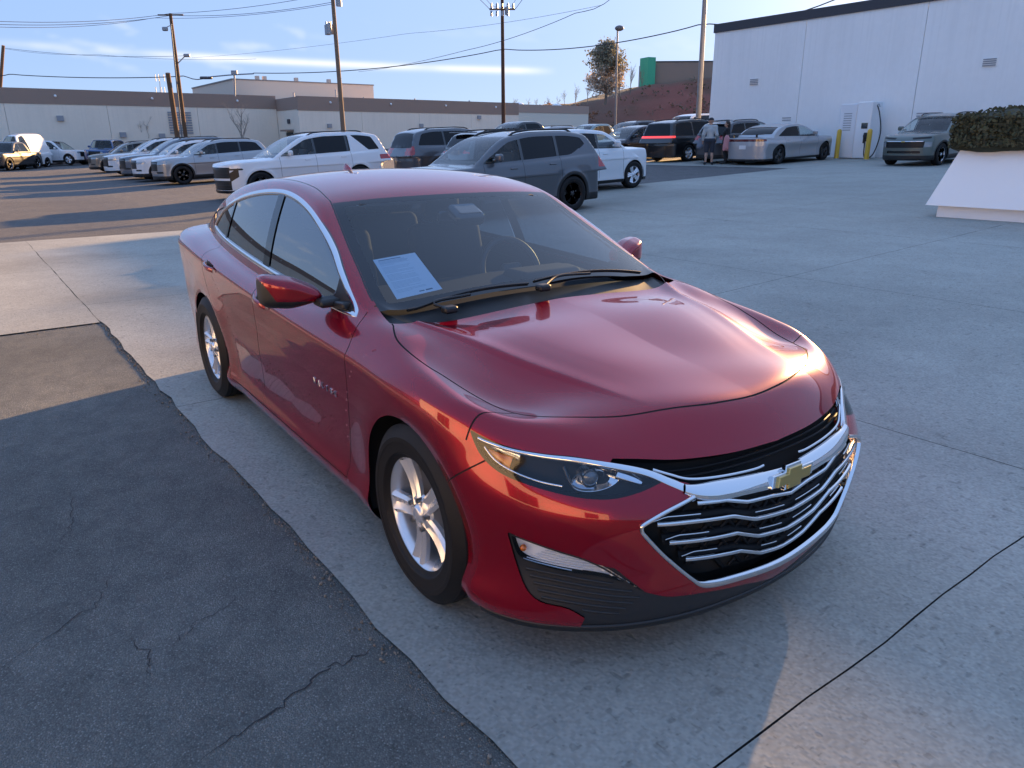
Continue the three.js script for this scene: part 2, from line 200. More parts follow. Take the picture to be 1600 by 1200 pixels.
function wheel(parent, [x, y, z], side, R, W, rimR, rimM, style, detail = 1) {  // one wheel: tyre > rim, spokes
  const S = detail ? 64 : 28, w2 = W / 2, pr = [[rimR - .01, -w2 * .80], [rimR + .012, -w2 * .95], [lerp(rimR, R, .5), -w2 * 1.0], [R - .03, -w2 * .93], [R - .008, -w2 * .80], [R, -w2 * .62], [R, w2 * .62], [R - .008, w2 * .80], [R - .03, w2 * .93], [lerp(rimR, R, .62), w2 * 1.0], [lerp(rimR, R, .60), w2 * 1.012], [lerp(rimR, R, .46), w2 * 1.01], [lerp(rimR, R, .44), w2 * .998], [rimR + .022, w2 * .97], [rimR + .012, w2 * .955], [rimR + .004, w2 * .88], [rimR - .01, w2 * .80]];
  const lathe = (p, s = S) => new THREE.LatheGeometry(p.map(q => new THREE.Vector2(q[0], q[1])), s).rotateX(Math.PI / 2 * side);
  const o = new THREE.Group(); o.name = 'wheel'; o.position.set(x, y, z); parent.add(o);
  const tp = new THREE.SplineCurve(pr.map(q => new THREE.Vector2(...q))).getPoints(detail ? 60 : 26).map(v => [v.x, v.y]);
  const tg = [lathe(tp)];
  if (detail) for (const zz of [-.55, -.2, .2, .55]) tg.push(lathe([[R + .0005, zz * w2 - .004], [R - .006 + .0068, zz * w2], [R + .0005, zz * w2 + .004]]));
  part('tyre', tg.slice(0, 1), rubberM, o);
  if (detail) part('tread_groove', [-.5, -.17, .17, .5].map(q => lathe([[R + .0012, q * w2 - .006], [R + .0014, q * w2 + .006]])), voidM, o);
  const f = w2 * .80;                                                     // face plane of the rim
  const rim = [lathe([[rimR - .02, -w2 * .7], [rimR - .03, f - .05], [rimR - .022, f - .018], [rimR - .008, f - .002], [rimR + .004, f + .006], [rimR + .008, f - .006]])];
  const n = style.n, rp = style.p;
  for (let k = 0; k < n; k++) for (const off of style.pair ? [-style.pair, style.pair] : [0]) {
    const P = [], T = [], rs = [.035, .06, .09, .12, .15, .18, rimR - .018], cs = [[-1, -.022], [-1, -.004], [-.62, .006], [-.2, -.003], [0, -.006], [.2, -.003], [.62, .006], [1, -.004], [1, -.022]];
    for (const r of rs) for (const [u, d] of cs) { const t = r / rimR, ww = lerp(rp[0], rp[1], t) * (1 + .35 * Math.pow(t, 6)); P.push(r, u * ww / 2 + off * t * rimR, f - .004 - .016 * Math.sin(Math.PI * clamp(t, 0, 1)) + d * lerp(.6, 1.2, t)); }
    for (let i = 0; i + 1 < rs.length; i++) for (let j = 0; j + 1 < cs.length; j++) { const a = i * cs.length + j, b = a + 1, c = a + cs.length, d = c + 1; T.push(a, c, b, b, c, d); }
    const g = new THREE.BufferGeometry(); g.setAttribute('position', new THREE.Float32BufferAttribute(P, 3)); g.setIndex(T);
    const q = toCreasedNormals(g, .7); q.rotateZ(k / n * Math.PI * 2 + style.a); if (side < 0) { q.scale(1, 1, -1); }
    rim.push(q);
  }
  const cap = lathe([[0, f + .006], [.022, f + .006], [.030, f + .001], [.036, f - .012], [.062, f - .012], [.072, f - .03]]); rim.push(cap);
  part('rim', rim, rimM, o);
  if (detail) { for (let k = 0; k < 5; k++) { const a = k / 5 * Math.PI * 2 + style.a + .63; const c = new THREE.CylinderGeometry(.010, .010, .02, 6).rotateX(Math.PI / 2).translate(Math.cos(a) * .057, Math.sin(a) * .057, side * (f - .008)); part('wheel_nut', c, discM, o); } }
  part('brake_disc', new THREE.CylinderGeometry(rimR * .72, rimR * .72, .02, 32).rotateX(Math.PI / 2).translate(0, 0, side * (f - .10)), discM, o);
  part('wheel_back', new THREE.CylinderGeometry(rimR * .96, rimR * .96, .02, 32).rotateX(Math.PI / 2).translate(0, 0, side * (f - .14)), voidM, o);
  return o;
}
// ---------- the red sedan ----------
const sedan = thing('red_sedan', 'shiny dark red four-door sedan with chrome grille, parked on the concrete in front', 'car', [.3776, 0, -2.8789], -.9575);
{
  const paint = std(.25, .0008, .014, .22, .50, { specularIntensity: .2, clearcoat: 1, clearcoatRoughness: .01 });
  const darkM = std(.004, .0045, .006, .5, 0, { specularIntensity: .4 }), fritM = std(.004, .005, .008, .03), sideM = std(.42, .46, .47, .015, 0, { transmission: 1, thickness: 0, ior: 3.0 });
  let B = shell(body, steps(.30, 52, -.3, 250, -3.3), .40, 150, 46, steps(-1.5708, 12, -.5, 112, .40, 86, .70, 96, 1.5708));
  const W2 = (x, z) => (z - x) * Math.SQRT1_2, pieces = {}, gaps = [];
  const take = f => { const [i, o] = cutBy(B, f); B = o; return i; };
  const zOn = (x, y) => { const t = cast(body, x, y, 0, 0, 0, 1); return [[x, y, t], grad(body, x, y, t)]; };
  const wOn = (w, y) => { const k = Math.SQRT1_2, t = cast(body, -w * k, y, w * k, k, 0, k, .02, .03), p = [-w * k + t * k, y, w * k + t * k]; return [p, grad(body, ...p)]; };
  const xOn = (z, y) => { const t = cast(body, .2, y, z, 1, 0, 0), p = [.2 + t, y, z]; return [p, grad(body, ...p)]; };
  const yOn = (x, z) => { const t = cast(body, x, .5, z, 0, 1, 0), p = [x, .5 + t, z]; return [p, grad(body, ...p)]; };
  // wheel openings
  for (const cx of [-.03, -2.86]) take((x, y, z) => z < .5 ? 1 : Math.hypot(x - cx, y - .33) - .366);
  // side glass
  const dlo = path([[-.56, .958, 1], [-.70, 1.04], [-.80, 1.098], [-.93, 1.172], [-1.1, 1.247], [-1.31, 1.313], [-1.55, 1.357], [-1.81, 1.372], [-2.16, 1.352], [-2.53, 1.302], [-2.85, 1.222], [-2.98, 1.160], [-3.06, 1.100, 1], [-3.02, 1.082], [-2.67, 1.052], [-2.22, 1.026], [-1.75, 1.000], [-1.16, .970], [-.8, .957]]), dD = sdp(dlo);
  let sideG = take((x, y, z) => z < .3 || y < .9 ? 1 : dD(x, y));
  // windscreen, black edge, scuttle
  const zE = spl([[-1.26, .612], [-1.231, .619], [-1.029, .661], [-.853, .696], [-.716, .721], [-.606, .743], [-.497, .757], [-.38, .772], [-.2, .79]]), xH = spl([[0, -.285], [.3, -.29], [.55, -.30], [.68, -.318], [.77, -.352], [.84, -.40]]);
  const wsD = (x, z) => Math.max(z - zE(x), -1.172 - .055 * Math.pow(z / .62, 2) - x), glassEnd = z => xH(z) - .115 - .02 * z;
  let ws = take((x, y, z) => y < .86 || x > .2 || x < -1.5 ? 1 : Math.max(wsD(x, z), x - xH(z)));
  let [wsg, cowl] = cutBy(ws, (x, y, z) => x - glassEnd(z));
  const [clear, frit] = cutBy(wsg, (x, y, z) => Math.max(wsD(x, z) + .045, x - glassEnd(z) + .05));
  // rear window
  const rw = take((x, y, z) => y < 1.05 || x > -2.3 ? 1 : Math.max(z - .60 + .10 * (x + 3.4), x + 2.62 + .06 * z * z, -3.42 + .05 * z * z - x));
  // lamps and grille, seen along the corner (w = across the corner, y)
  const hl = path([[...[W2(.339, .863), .770], 1], [W2(.401, .84), .753], [W2(.477, .799), .739], [W2(.556, .739), .732], [W2(.622, .671), .728], [W2(.695, .585), .709], [W2(.751, .509), .684], [W2(.787, .477), .654, 1], [W2(.768, .548), .634], [W2(.735, .618), .620], [W2(.689, .676), .619], [W2(.635, .728), .626], [W2(.557, .787), .640], [W2(.484, .828), .656], [W2(.43, .85), .678], [W2(.385, .862), .712]]), hD = sdp(hl);
  const lamp = take((x, y, z) => x < 0 ? 1 : hD(W2(x, z), y));
  const gu = path([[0, .685], [.043, .687], [.189, .690], [.313, .697], [.42, .705], [.511, .716], [.585, .722, 1], [.60, .706, 1], [.512, .680], [.444, .655], [.394, .638], [.40, .609, 1], [.495, .578], [.555, .550], [.564, .535], [.553, .510], [.49, .430], [.394, .333], [.353, .304], [.30, .292], [.216, .287], [.065, .275], [0, .273]], false), gM = [...gu, ...gu.slice(1, -1).reverse().map(([a, b]) => [-a, b])], gD = sdp(gu.concat([[-.2, .273], [-.2, .685]]));
  const grille = take((x, y, z) => x < .5 ? 1 : gD(z, y));
  const fg = path([[W2(.516, .84), .482, 1], [W2(.578, .802), .470], [W2(.64, .753), .453], [W2(.695, .70), .434], [W2(.731, .655), .407], [W2(.762, .604), .365], [W2(.799, .53), .303, 1], [W2(.786, .558), .318], [W2(.751, .619), .352], [W2(.717, .666), .366], [W2(.651, .736), .375], [W2(.59, .786), .386], [W2(.542, .819), .402], [W2(.526, .831), .432]]), fD = sdp(fg);
  const fog = take((x, y, z) => x < .2 ? 1 : fD(W2(x, z), y));
  const bk = [...path([[W2(.510, .842), .486, 1], [W2(.530, .824), .38], [W2(.552, .813), .319], [W2(.58, .803), .283], [W2(.614, .779), .264], [W2(.658, .739), .257], [W2(.682, .715), .244], [W2(.703, .689), .222, 1], [W2(.69, .69), .196, 1]], false), [W2(.66, .70), .10], [-.9, .10], [-.9, .190], ...path([[-.66, .188], [W2(.89, .06), .208], [W2(.88, .171), .237], [W2(.858, .334), .260], [W2(.84, .413), .270], [W2(.822, .469), .280], [W2(.795, .53), .308, 1], [W2(.751, .619), .40, 1]], false)], bD = sdp(bk);
  const black = take((x, y, z) => x < .3 ? 1 : bD(W2(x, z), y));
  const under = take((x, y, z) => y - .168 + (x > .2 ? .02 : 0));
  const tail = take((x, y, z) => x > -3.2 ? 1 : Math.max(Math.abs(y - .885 - .02 * z) - .055, x + 3.42 - .02 * z));
  // shut lines
  const seam = (f, mask = () => -1, h = .0026) => { const [m, rest] = cutBy(B, mask), [near, far] = cutBy(m, (x, y, z) => f(x, y, z) - h), [band, inn] = cutBy(near, (x, y, z) => -f(x, y, z) - h); gaps.push(band); B = join(rest, far, inn); };
  const hoodL = path([[-.42, .775], [-.345, .772], [-.30, .790], [-.24, .812], [-.18, .821], [-.09, .8195], [0, .812], [.061, .799], [.159, .78], [.266, .751], [.369, .720], [.46, .668], [.53, .592], [.603, .480], [.66, .35], [.703, .216], [.722, .08], [.726, 0]], false), hoodP = sdp([...hoodL, [.726, -.3], [-.42, -.3]]);
  const hoodF = (x, y, z) => y < .74 ? 1 : hoodP(x, z);
  seam((x, y, z) => hoodP(x, z), (x, y, z) => Math.max(.72 - y, -.352 - x), .0032);
  const fd = lin([[.10, -.655], [.323, -.613], [.521, -.556], [.67, -.524], [.756, -.505], [.86, -.487], [.95, -.500], [1.0, -.52]]), md = lin([[.1, -1.80], [.5, -1.745], [.75, -1.69], [.95, -1.655], [1.1, -1.66]]), rd = lin([[.1, -2.25], [.3, -2.42], [.45, -2.475], [.6, -2.54], [.72, -2.62], [.85, -2.70], [1.08, -2.73]]);
  for (const f of [fd, md, rd]) seam((x, y, z) => x - f(y), (x, y, z) => Math.max(.5 - z, .245 - y, y - (f === rd ? 1.07 : f === md ? 1.02 : .975)));
  seam((x, y) => y - .243, (x, y, z) => Math.max(.6 - z, x + .62, -2.36 - x));
  seam((x, y, z) => (y - .600) * .8 - (x - .30) * .62, (x, y, z) => Math.max(y - .70, .45 - y, x - .42, .2 - x, .6 - z));
  seam((x, y, z) => x - .352 + (z - .82) * .25, (x, y, z) => Math.max(.735 - y, .715 - z, -hoodP(x, z), x - .45));
  seam((x, y, z) => z - .66 - .05 * (x + 3.4), (x, y, z) => Math.max(x + 2.9, .98 - y, -3.45 - x));
  // what is left is paint
  const hood = take(hoodF), lampFront = (x, y) => (y - .600) * .8 - (x - .30) * .62;
  const bumper = take((x, y, z) => x < .18 ? 1 : y > .735 ? .352 - (z - .82) * .25 - x : Math.max(.2 - x, z < .6 ? -1 : lampFront(x, y)));
  const fdoor = take((x, y, z) => z < .5 ? 1 : Math.max(x - fd(y), md(y) - x, .243 - y, y - 1.0));
  const rdoor = take((x, y, z) => z < .5 ? 1 : Math.max(x - md(y), rd(y) - x, .243 - y, y - 1.08));
  const fender = take((x, y, z) => Math.max(fd(y) - x, y - .992 + .2 * Math.max(0, x + .4), -x - .9));
  const rocker = take((x, y, z) => Math.max(y - .243, x + .55, -2.45 - x));
  const top = take((x, y, z) => Math.max(1.0 - y - .0 * x, -3.05 - x));
  const rear = B;
  const P1 = (n, m, M) => part(n, geo(n === 'panel_gap' ? both(m) : weld(both(m))), M, sedan), P2 = (n, m, M, lab) => { m = weld(m); const a = part(n, geo(m), M, sedan, lab); part(n, geo(flip(m)), M, sedan); return a; };
  P1('hood', hood, paint); P1('front_bumper', bumper, paint); P1('roof', top, paint); { const [lid, rest] = cutBy(rear, (x, y, z) => Math.max(z - .66 - .05 * (x + 3.4), .93 - y)); part('trunk_lid', geo(mains(both(lid))), paint, sedan); part('rear_body', geo(mains(both(rest))), paint, sedan); } P2('fender', fender, paint); const fdr = P2('front_door', fdoor, paint); P2('rear_door', rdoor, paint); P2('sill', rocker, paint);
  P1('panel_gap', inset(join(...gaps), .0012), voidM); sedan.children.at(-1).userData.kind = 'stuff'; P1('underbody', under, trimM); P2('tail_lamp', tail, redLampM);
  P1('windshield', clear, std(.48, .60, .70, .012, 0, { transmission: 1, thickness: 0, ior: 1.55 })); P1('windshield_edge', frit, fritM); P1('scuttle', inset(cowl, .025), trimM); P1('rear_window', rw, tintM);
  // side windows between black pillars
  { const [fw, r1] = cutBy(sideG, (x, y) => -(x + 1.655 + .02 * (1.0 - y) * -1 + .16 * (y - 1.0))), [bp, r2] = cutBy(r1, (x, y) => -(x + 1.655 + .16 * (y - 1.0) + .10)), [rwn, r3] = cutBy(r2, (x, y) => -(x + 2.60)), [qp, qw] = cutBy(r3, (x, y) => -(x + 2.64)), [fg2, sail] = cutBy(fw, (x, y) => x + .80 - .1 * (y - 1.0));
    P2('front_window', inset(fg2, .006), sideM); P2('rear_side_window', inset(rwn, .006), sideM); P2('quarter_window', inset(qw, .006), sideM); P2('window_pillar', inset(bp, .001), fritM); P2('window_pillar', inset(qp, .001), fritM); P2('mirror_sail', inset(sail, .002), trimM); }
  // bright trim round the side windows
  { const pn = dlo.map(([x, y]) => zOn(x, y)); const g = ribbon(pn, t => .026, .007, -.003, true); const g2 = ribbon(pn.map(([p, n], i) => [p.map((v, k) => v - n[k] * .001), n]), .040, .004, -.004, true); part('window_trim', g, chromeM, sedan); part('window_trim', MZ(g), chromeM, sedan); part('window_seal', g2, glossM, sedan); part('window_seal', MZ(g2), glossM, sedan); }
  // roof mouldings beside the windscreen and roof
  { const q = []; for (const x of steps(-2.6, 26, -1.25, 20, -.55)) { const z = x < -1.231 ? .619 - .02 * sst(-1.25, -1.5, x) + .03 * sst(-1.8, -2.6, x) * -1 : zE(x) + .004; q.push(yOn(x, z)); } const g = ribbon(q, .008, .0015, -.001); part('roof_moulding', g, trimM, sedan); part('roof_moulding', MZ(g), trimM, sedan); }
  // inner shells that close the view through openings
  const F0 = cutBy(shell(body, steps(.30, 14, -.3, 60, -3.3), .60, 26, 12, steps(-1.5708, 6, -.62, 30, .55, 24, 1.5708)), (x, y, z) => z > .5 && Math.min(Math.hypot(x + .03, y - .33), Math.hypot(x + 2.86, y - .33)) < .40 ? -1 : 1)[1];
  P1('bulkhead_liner', inset(cutBy(F0, (x, y, z) => -.18 - x)[0], .075), voidM);
  { let c = cutBy(F0, (x, y, z) => Math.max(x + .5, -3.3 - x, .3 - y))[0]; c = cutBy(c, (x, y, z) => z < .3 || y < .9 ? 1 : dD(x, y) - .012)[1]; c = cutBy(c, (x, y, z) => y < .86 || x < -1.5 ? 1 : wsD(x, z) - .01)[1]; c = cutBy(c, (x, y, z) => y < 1.05 || x > -2.3 ? 1 : Math.max(z - .58, x + 2.64))[1];
    const [lo, hi] = cutBy(c, (x, y) => y - 1.0); P1('door_liner', inset(lo, .04), cabinM); P1('headliner', inset(hi, .035), std(.05, .05, .052, .9)); }
  for (const ax of [FA, RA]) for (const s of [1, -1]) { part('wheel_arch', [new THREE.CylinderGeometry(.40, .40, .40, 40, 1, true, -1.95, 3.9).rotateX(Math.PI / 2).rotateZ(Math.PI / 2 * 0).rotateZ(Math.PI).translate(ax - .03, .33, s * .68), new THREE.CircleGeometry(.40, 40).translate(ax - .03, .33, s * .49)], voidM, sedan); }
  // wheels
  const st = { n: 5, p: [.062, .078], a: 2.05 };
  for (const [ax, a] of [[FA, 2.05], [RA, 1.75]]) for (const s of [1, -1]) wheel(sedan, [ax, WY, s * .792], s, .335, .232, .221, alloyM, { ...st, a }, 1);
  // grille: dark mesh set back, bright bars in front of it
  P1('grille_mesh', inset(grille, .05), voidM);
  const onG = (pts, n = 8) => path([...pts.slice(1).reverse().map(([z, y]) => [-z, y]), ...pts], false, n).map(([z, y]) => xOn(z, y));
  const surround = path([[.40, .607], [.495, .578], [.555, .550], [.566, .535], [.555, .510], [.49, .430], [.394, .333], [.353, .302], [.30, .289], [.216, .283], [.065, .272], [0, .270]], false);
  const half = surround.map(([z, y]) => xOn(z, y)); const sur = [...half, ...half.slice(0, -1).reverse().map(([p, n]) => [[p[0], p[1], -p[2]], [n[0], n[1], -n[2]]])];
  const wide = t => { const z = Math.abs(t - .5) * 2; return lerp(.030, .014, sst(.30, .45, z)); };
  part('grille_surround', ribbon(sur, wide, .014, -.004), chromeM, sedan);
  const barPts = [[0, .588], [.056, .590], [.251, .606], [.368, .617], [.42, .630]];
  part('grille_bar', ribbon(onG(barPts), t => lerp(.062, .034, sst(.55, 1, Math.abs(t - .5) * 2)), .022, -.012, false, 8), chromeM, sedan);
  for (const s of [1, -1]) {
    const eb = [...path([[W2(.843, .397), .622], [W2(.805, .455), .652], [W2(.755, .512), .684], [W2(.695, .585), .706], [W2(.622, .671), .722], [W2(.556, .739), .727], [W2(.477, .799), .733], [W2(.401, .84), .745], [W2(.372, .852), .752]], false)].map(([w, y]) => wOn(w, y - .003));
    const g = ribbon(eb, t => lerp(.036, .010, Math.pow(t, .6)), .010, -.008); part('lamp_brow', s > 0 ? g : MZ(g), chromeM, sedan);
    const th = ribbon(path([[.09, .634], [.141, .633], [.294, .643], [.389, .653], [.439, .670], [.485, .688]], false).map(([z, y]) => xOn(z, y)), .009, .008, -.012); part('grille_strip', s > 0 ? th : MZ(th), chromeM, sedan);
  }
  const rows = [[[0, .532], [.094, .546], [.205, .556], [.24, .566], [.285, .579], [.352, .585], [.402, .590]], [[0, .474], [.089, .481], [.178, .490], [.215, .507], [.271, .525], [.424, .535], [.532, .541]], [[0, .402], [.06, .407], [.146, .417], [.19, .437], [.245, .456], [.375, .462], [.493, .472]], [[0, .329], [.05, .333], [.114, .342], [.16, .362], [.214, .381], [.339, .391], [.431, .401]]];
  for (const r of rows) {
    const rp = [[0, r[0][1]], [r[1][0], r[1][1]], [r[2][0], r[2][1], 1], [r[4][0], r[4][1], 1], [r[5][0], r[5][1]], [r[6][0] - .012, r[6][1] - .002]], rl = lin(rp), ends = rp.at(-1)[0], zs = steps(-ends, 90, ends), lp = zs.map(z => [z, rl(Math.abs(z))]);
    const off = (pts, d, dy) => pts.map(([z, y]) => { const [p, n] = xOn(z, y + dy); return [[p[0] - d, p[1], p[2]], [n[0] * .8, .6, n[2] * .8]]; });
    part('grille_fin', ribbon(off(lp, .040, .004), .034, .008, 0, false, 4), darkM, sedan);
    part('grille_slat', ribbon(lp.map(([z, y]) => { const [p, n] = xOn(z, y); return [p.map((v, i) => v - n[i] * .014), n]; }), .0135, .008, 0), chromeM, sedan);
    const mid = r[4][0]; for (const [a, b] of [[.03, r[2][0] * .96], [mid + (r[6][0] - mid) * .42, r[6][0] - .004]]) for (const s of [1, -1]) { const yy = lin(r.map(q => [q[0], q[1]])), pp = steps(a, 10, b).map(z => { const [p, n] = xOn(z, yy(z) + .021 * (z > mid ? sst(r[6][0] + .01, r[6][0] - .05, z) * .8 + .15 : 1)); return [p.map((v, i) => v - n[i] * .022), n]; }), g = ribbon(pp, .0045, .004, 0); part('grille_slat', s > 0 ? g : MZ(g), chromeM, sedan); }
  }
  { const mesh = []; for (let k = -9; k <= 9; k++) for (const d of [1, -1]) { const pts = []; for (let y = .30; y <= .60; y += .05) { const z = k * .075 + d * (y - .45) * .9; if (gD(Math.abs(z), y) < -.01) { const [p, n] = xOn(z, y); pts.push([p.map((v, i) => v - n[i] * .044), n]); } } if (pts.length > 1) mesh.push(ribbon(pts, .012, .006, 0, false, 3)); } for (const y of [.655, .672]) { const pts = steps(-.48, 24, .48).map(z => { const [p, n] = xOn(z, y + .05 * z * z); return [p.map((v, i) => v - n[i] * .03), n]; }); mesh.push(ribbon(pts, .010, .006, 0, false, 3)); } part('grille_lattice', mesh, darkM, sedan); }
  // emblem: a plain gold cross-bar badge with a bright border
  { const sh = k => { const s = new THREE.Shape(), a = .082 * k + (k > 1 ? .002 : 0), b = .0135 * k, c = .029 * k, d = .028 * k, e = .006; s.moveTo(-a - e, -b); s.lineTo(-d - e, -b); s.lineTo(-d - e * 2, -c); s.lineTo(d - e, -c); s.lineTo(d, -b); s.lineTo(a - e, -b); s.lineTo(a + e, b); s.lineTo(d + e, b); s.lineTo(d + e * 2, c); s.lineTo(-d + e, c); s.lineTo(-d, b); s.lineTo(-a + e, b); return s; };
    const [p] = xOn(0, .588), mk = (k, dep, z) => new THREE.ExtrudeGeometry(sh(k), { depth: dep, bevelEnabled: true, bevelThickness: .003, bevelSize: .003, bevelSegments: 2 }).rotateY(Math.PI / 2).rotateZ(.22).translate(p[0] + z, p[1], 0);
    const em = part('emblem', mk(1.22, .012, .004), chromeM, sedan); part('emblem_face', mk(.98, .004, .020), std(.52, .36, .10, .28, .9, { clearcoat: 1 }), em); }
  // headlamps: clear cover, dark bowl, projector, amber marker
  for (const s of [1, -1]) {
    const g = new THREE.Group(); g.name = 'headlamp'; sedan.add(g); const M_ = q => s > 0 ? q : MZ(q);
    const mm = s > 0 ? lamp : flip(lamp);
    const [core, rimL] = cutBy(lamp, (x, y, z) => hD(W2(x, z), y) + .011);
    part('lamp_cover', geo(s > 0 ? core : flip(core)), lampM, g); part('lamp_edge', geo(s > 0 ? rimL : flip(rimL)), fritM, g);
    part('lamp_bowl', geo(inset(mm, .055)), darkM, g);
    const inW = (w, y, d) => { const [p, n] = wOn(w, y); return [p.map((v, i) => v - n[i] * d), n]; };
    part('lamp_line', M_(ribbon(path([[W2(.39, .845), .725], [W2(.43, .835), .694], [W2(.484, .81), .672], [W2(.557, .765), .655], [W2(.62, .72), .648]], false).map(([w, y]) => inW(w, y, .012)), .007, .004, 0)), reflM, g);
    part('lamp_reflector', M_(ribbon(path([[W2(.375, .848), .742], [W2(.43, .825), .728], [W2(.49, .785), .716]], false).map(([w, y]) => inW(w, y, .03)), t => lerp(.012, .034, t), .006, 0)), reflM, g);
    part('marker_lamp', M_(ribbon(path([[W2(.40, .842), .714], [W2(.43, .83), .703], [W2(.47, .802), .692]], false).map(([w, y]) => inW(w, y, .022)), t => lerp(.014, .040, t), .006, 0)), amberM, g);
    const [pp, pn] = inW(W2(.655, .645), .680, .042), dir = [.94, -.02, .34];
    const barrel = new THREE.CylinderGeometry(.029, .033, .04, 24, 1, true).rotateX(Math.PI / 2), lens = new THREE.SphereGeometry(.027, 24, 12, 0, Math.PI * 2, 0, 1.25).scale(1, .7, 1).rotateX(Math.PI / 2).translate(0, 0, .010), dish = new THREE.LatheGeometry([[.028, .016], [.034, .012], [.046, .020], [.060, .040], [.062, .041]].map(q => new THREE.Vector2(...q)), 32).rotateX(Math.PI / 2).scale(1.25, .62, 1).translate(.012, 0, -.012), Q = new THREE.Quaternion().setFromUnitVectors(new THREE.Vector3(0, 0, 1), new THREE.Vector3(...dir).normalize());
    for (const [nm, q, m] of [['projector_ring', barrel, reflM], ['projector_dish', dish, reflM], ['projector_lens', lens, std(.10, .12, .14, .03, .3, { clearcoat: 1 })]]) { q.applyQuaternion(Q); q.translate(...pp); part(nm, M_(q), m, g); }
    part('lamp_shell', M_(ribbon(path([[W2(.70, .565), .692], [W2(.73, .54), .675], [W2(.757, .52), .660]], false).map(([w, y]) => inW(w, y, .032)), t => lerp(.050, .016, t), .008, 0)), reflM, g);
    part('lamp_shell', M_(ribbon(path([[W2(.60, .70), .700], [W2(.612, .685), .665], [W2(.63, .665), .640]], false).map(([w, y]) => inW(w, y, .03)), .012, .012, 0)), alloyDarkM, g);
    // lower lamp
    const lo = new THREE.Group(); lo.name = 'daytime_lamp'; sedan.add(lo); const [fc, fr] = cutBy(fog, (x, y, z) => fD(W2(x, z), y) + .006);
    part('lamp_cover', geo(s > 0 ? fc : flip(fc)), lampM, lo); part('lamp_edge', geo(s > 0 ? fr : flip(fr)), trimM, lo); const fi = inset(s > 0 ? fog : flip(fog), .03); { const g2 = geo(fi); g2.setAttribute('uv', new THREE.Float32BufferAttribute(fi.P.filter((_, i) => i % 3 < 2), 2)); part('lamp_reflector', g2, std(.85, .87, .9, .45, 0), lo); }
    const fl = []; for (let k = 0; k < 9; k++) { const y = .388 + k * .0075, a = [], w0 = W2(.545, .822) - .012 * k - .004, w1 = W2(.70, .68) + .05 - k * .034; if (w0 - w1 > .02) { for (const w of steps(w0, 8, w1)) a.push(inW(w, y - (w0 - w) * .10, .020)); fl.push(ribbon(a, .0035, .003, 0, false, 3)); } } part('lamp_flute', fl.map(M_), std(.75, .78, .82, .25, .2), lo);
    const mk = new THREE.SphereGeometry(.011, 12, 8); const [bp] = inW(W2(.545, .815), .428, .018); part('bulb', M_(mk.translate(...bp)), amberM, lo);
    const led = []; for (let k = 0; k < 5; k++) { const t = k / 4, [q] = inW(lerp(W2(.735, .645), W2(.785, .555), t), lerp(.385, .325, t), .016); led.push(M_(new THREE.SphereGeometry(.009 - .002 * t, 10, 8).translate(...q))); } part('lamp_diode', led, std(.95, .93, .88, .2), lo);
  }
  // lower black insert with fins
  { const fb = take.length ? black : black; P1('bumper_insert', inset(fb, .006), std(.016, .018, .022, .5)); const fins = []; for (let k = 0; k < 6; k++) { const y0 = .365 - k * .021, a = []; for (const w of steps(W2(.548 + k * .012, .815 - k * .006) - .012, 16, W2(.80, .50) + .02 * k)) { const y = y0 - .05 * sst(.15, -.35, w) - .02 * Math.pow(w - .1, 2); if (bD(w, y) < -.012 && fD(w, y) > .008) a.push(wOn(w, y)); } if (a.length > 2) { const g = ribbon(a, .010, .007, -.008, false, 4); fins.push(g, MZ(g)); } } part('bumper_fin', fins, trimM, sedan); }
  { const sp = steps(.33, 40, -.64).map(w => { const [p, n] = wOn(w, .172 - .012 * sst(.1, -.4, w)); return [p, [n[0] * .8, -.25, n[2] * .8]]; }), all = [...sp, ...sp.slice(0, -1).reverse().map(([p, n]) => [[p[0], p[1], -p[2]], [n[0], n[1], -n[2]]])]; part('front_splitter', ribbon(all, .030, .012, -.003), trimM, sedan); }
  // mirrors
  for (const s of [1, -1]) {
    const g = new THREE.Group(); g.name = 'door_mirror'; sedan.add(g); const F = (x, y, z) => { const t = (z - .85) / .24, h = lerp(.030, .070, sst(-.1, .6, t)), cy = 1.000 + .026 * t, cx = -.865 - .07 * t; return smax(smax(Math.abs(y - cy) - h + .25 * Math.max(0, x - cx), smax(x - cx - .075 + .5 * Math.pow(Math.max(0, t - .55), 2) * .35, cx - .072 - x, .02), .045), smax(z - 1.085, .853 - z + .25 * Math.max(0, 1.0 - y), .02), .06); };
    const Q = (x, y, z) => F(x - .905, y + 1.02, z + .97), G = { P: [], N: [], T: [] }, nu = 56, nv = 40;
    for (let j = 0; j <= nv; j++) for (let i = 0; i <= nu; i++) { const a = i / nu * Math.PI * 2, b = (j / nv - .5) * Math.PI * .998, d = [Math.cos(b) * Math.cos(a), Math.sin(b), Math.cos(b) * Math.sin(a)], t = cast((x, y, z) => F(x, y, z), -.905, 1.02, .97, ...d, .005, .01, .4), p = [-.905 + d[0] * t, 1.02 + d[1] * t, .97 + d[2] * t]; G.P.push(...p); G.N.push(...grad(F, ...p)); }
    for (let j = 0; j < nv; j++) for (let i = 0; i < nu; i++) { const a = j * (nu + 1) + i, b = a + 1, c = a + nu + 1, d = c + 1; G.T.push(a, c, b, b, c, d); }
    const [low, hi] = cutBy(G, (x, y, z) => Math.min(y - .985 - .05 * (z - .97), 1.058 - z + .5 * (y - 1.02))), [cap, glassR] = cutBy(hi, (x, y, z) => -.955 - .07 * (z - .85) / .24 - x), sd = q => geo(s > 0 ? q : flip(q)), M_ = q => s > 0 ? q : MZ(q);
    part('mirror_cap', sd(cap), paint, g); part('mirror_base', sd(low), trimM, g); part('mirror_glass', sd(glassR), std(.85, .87, .9, .02, 1), g);
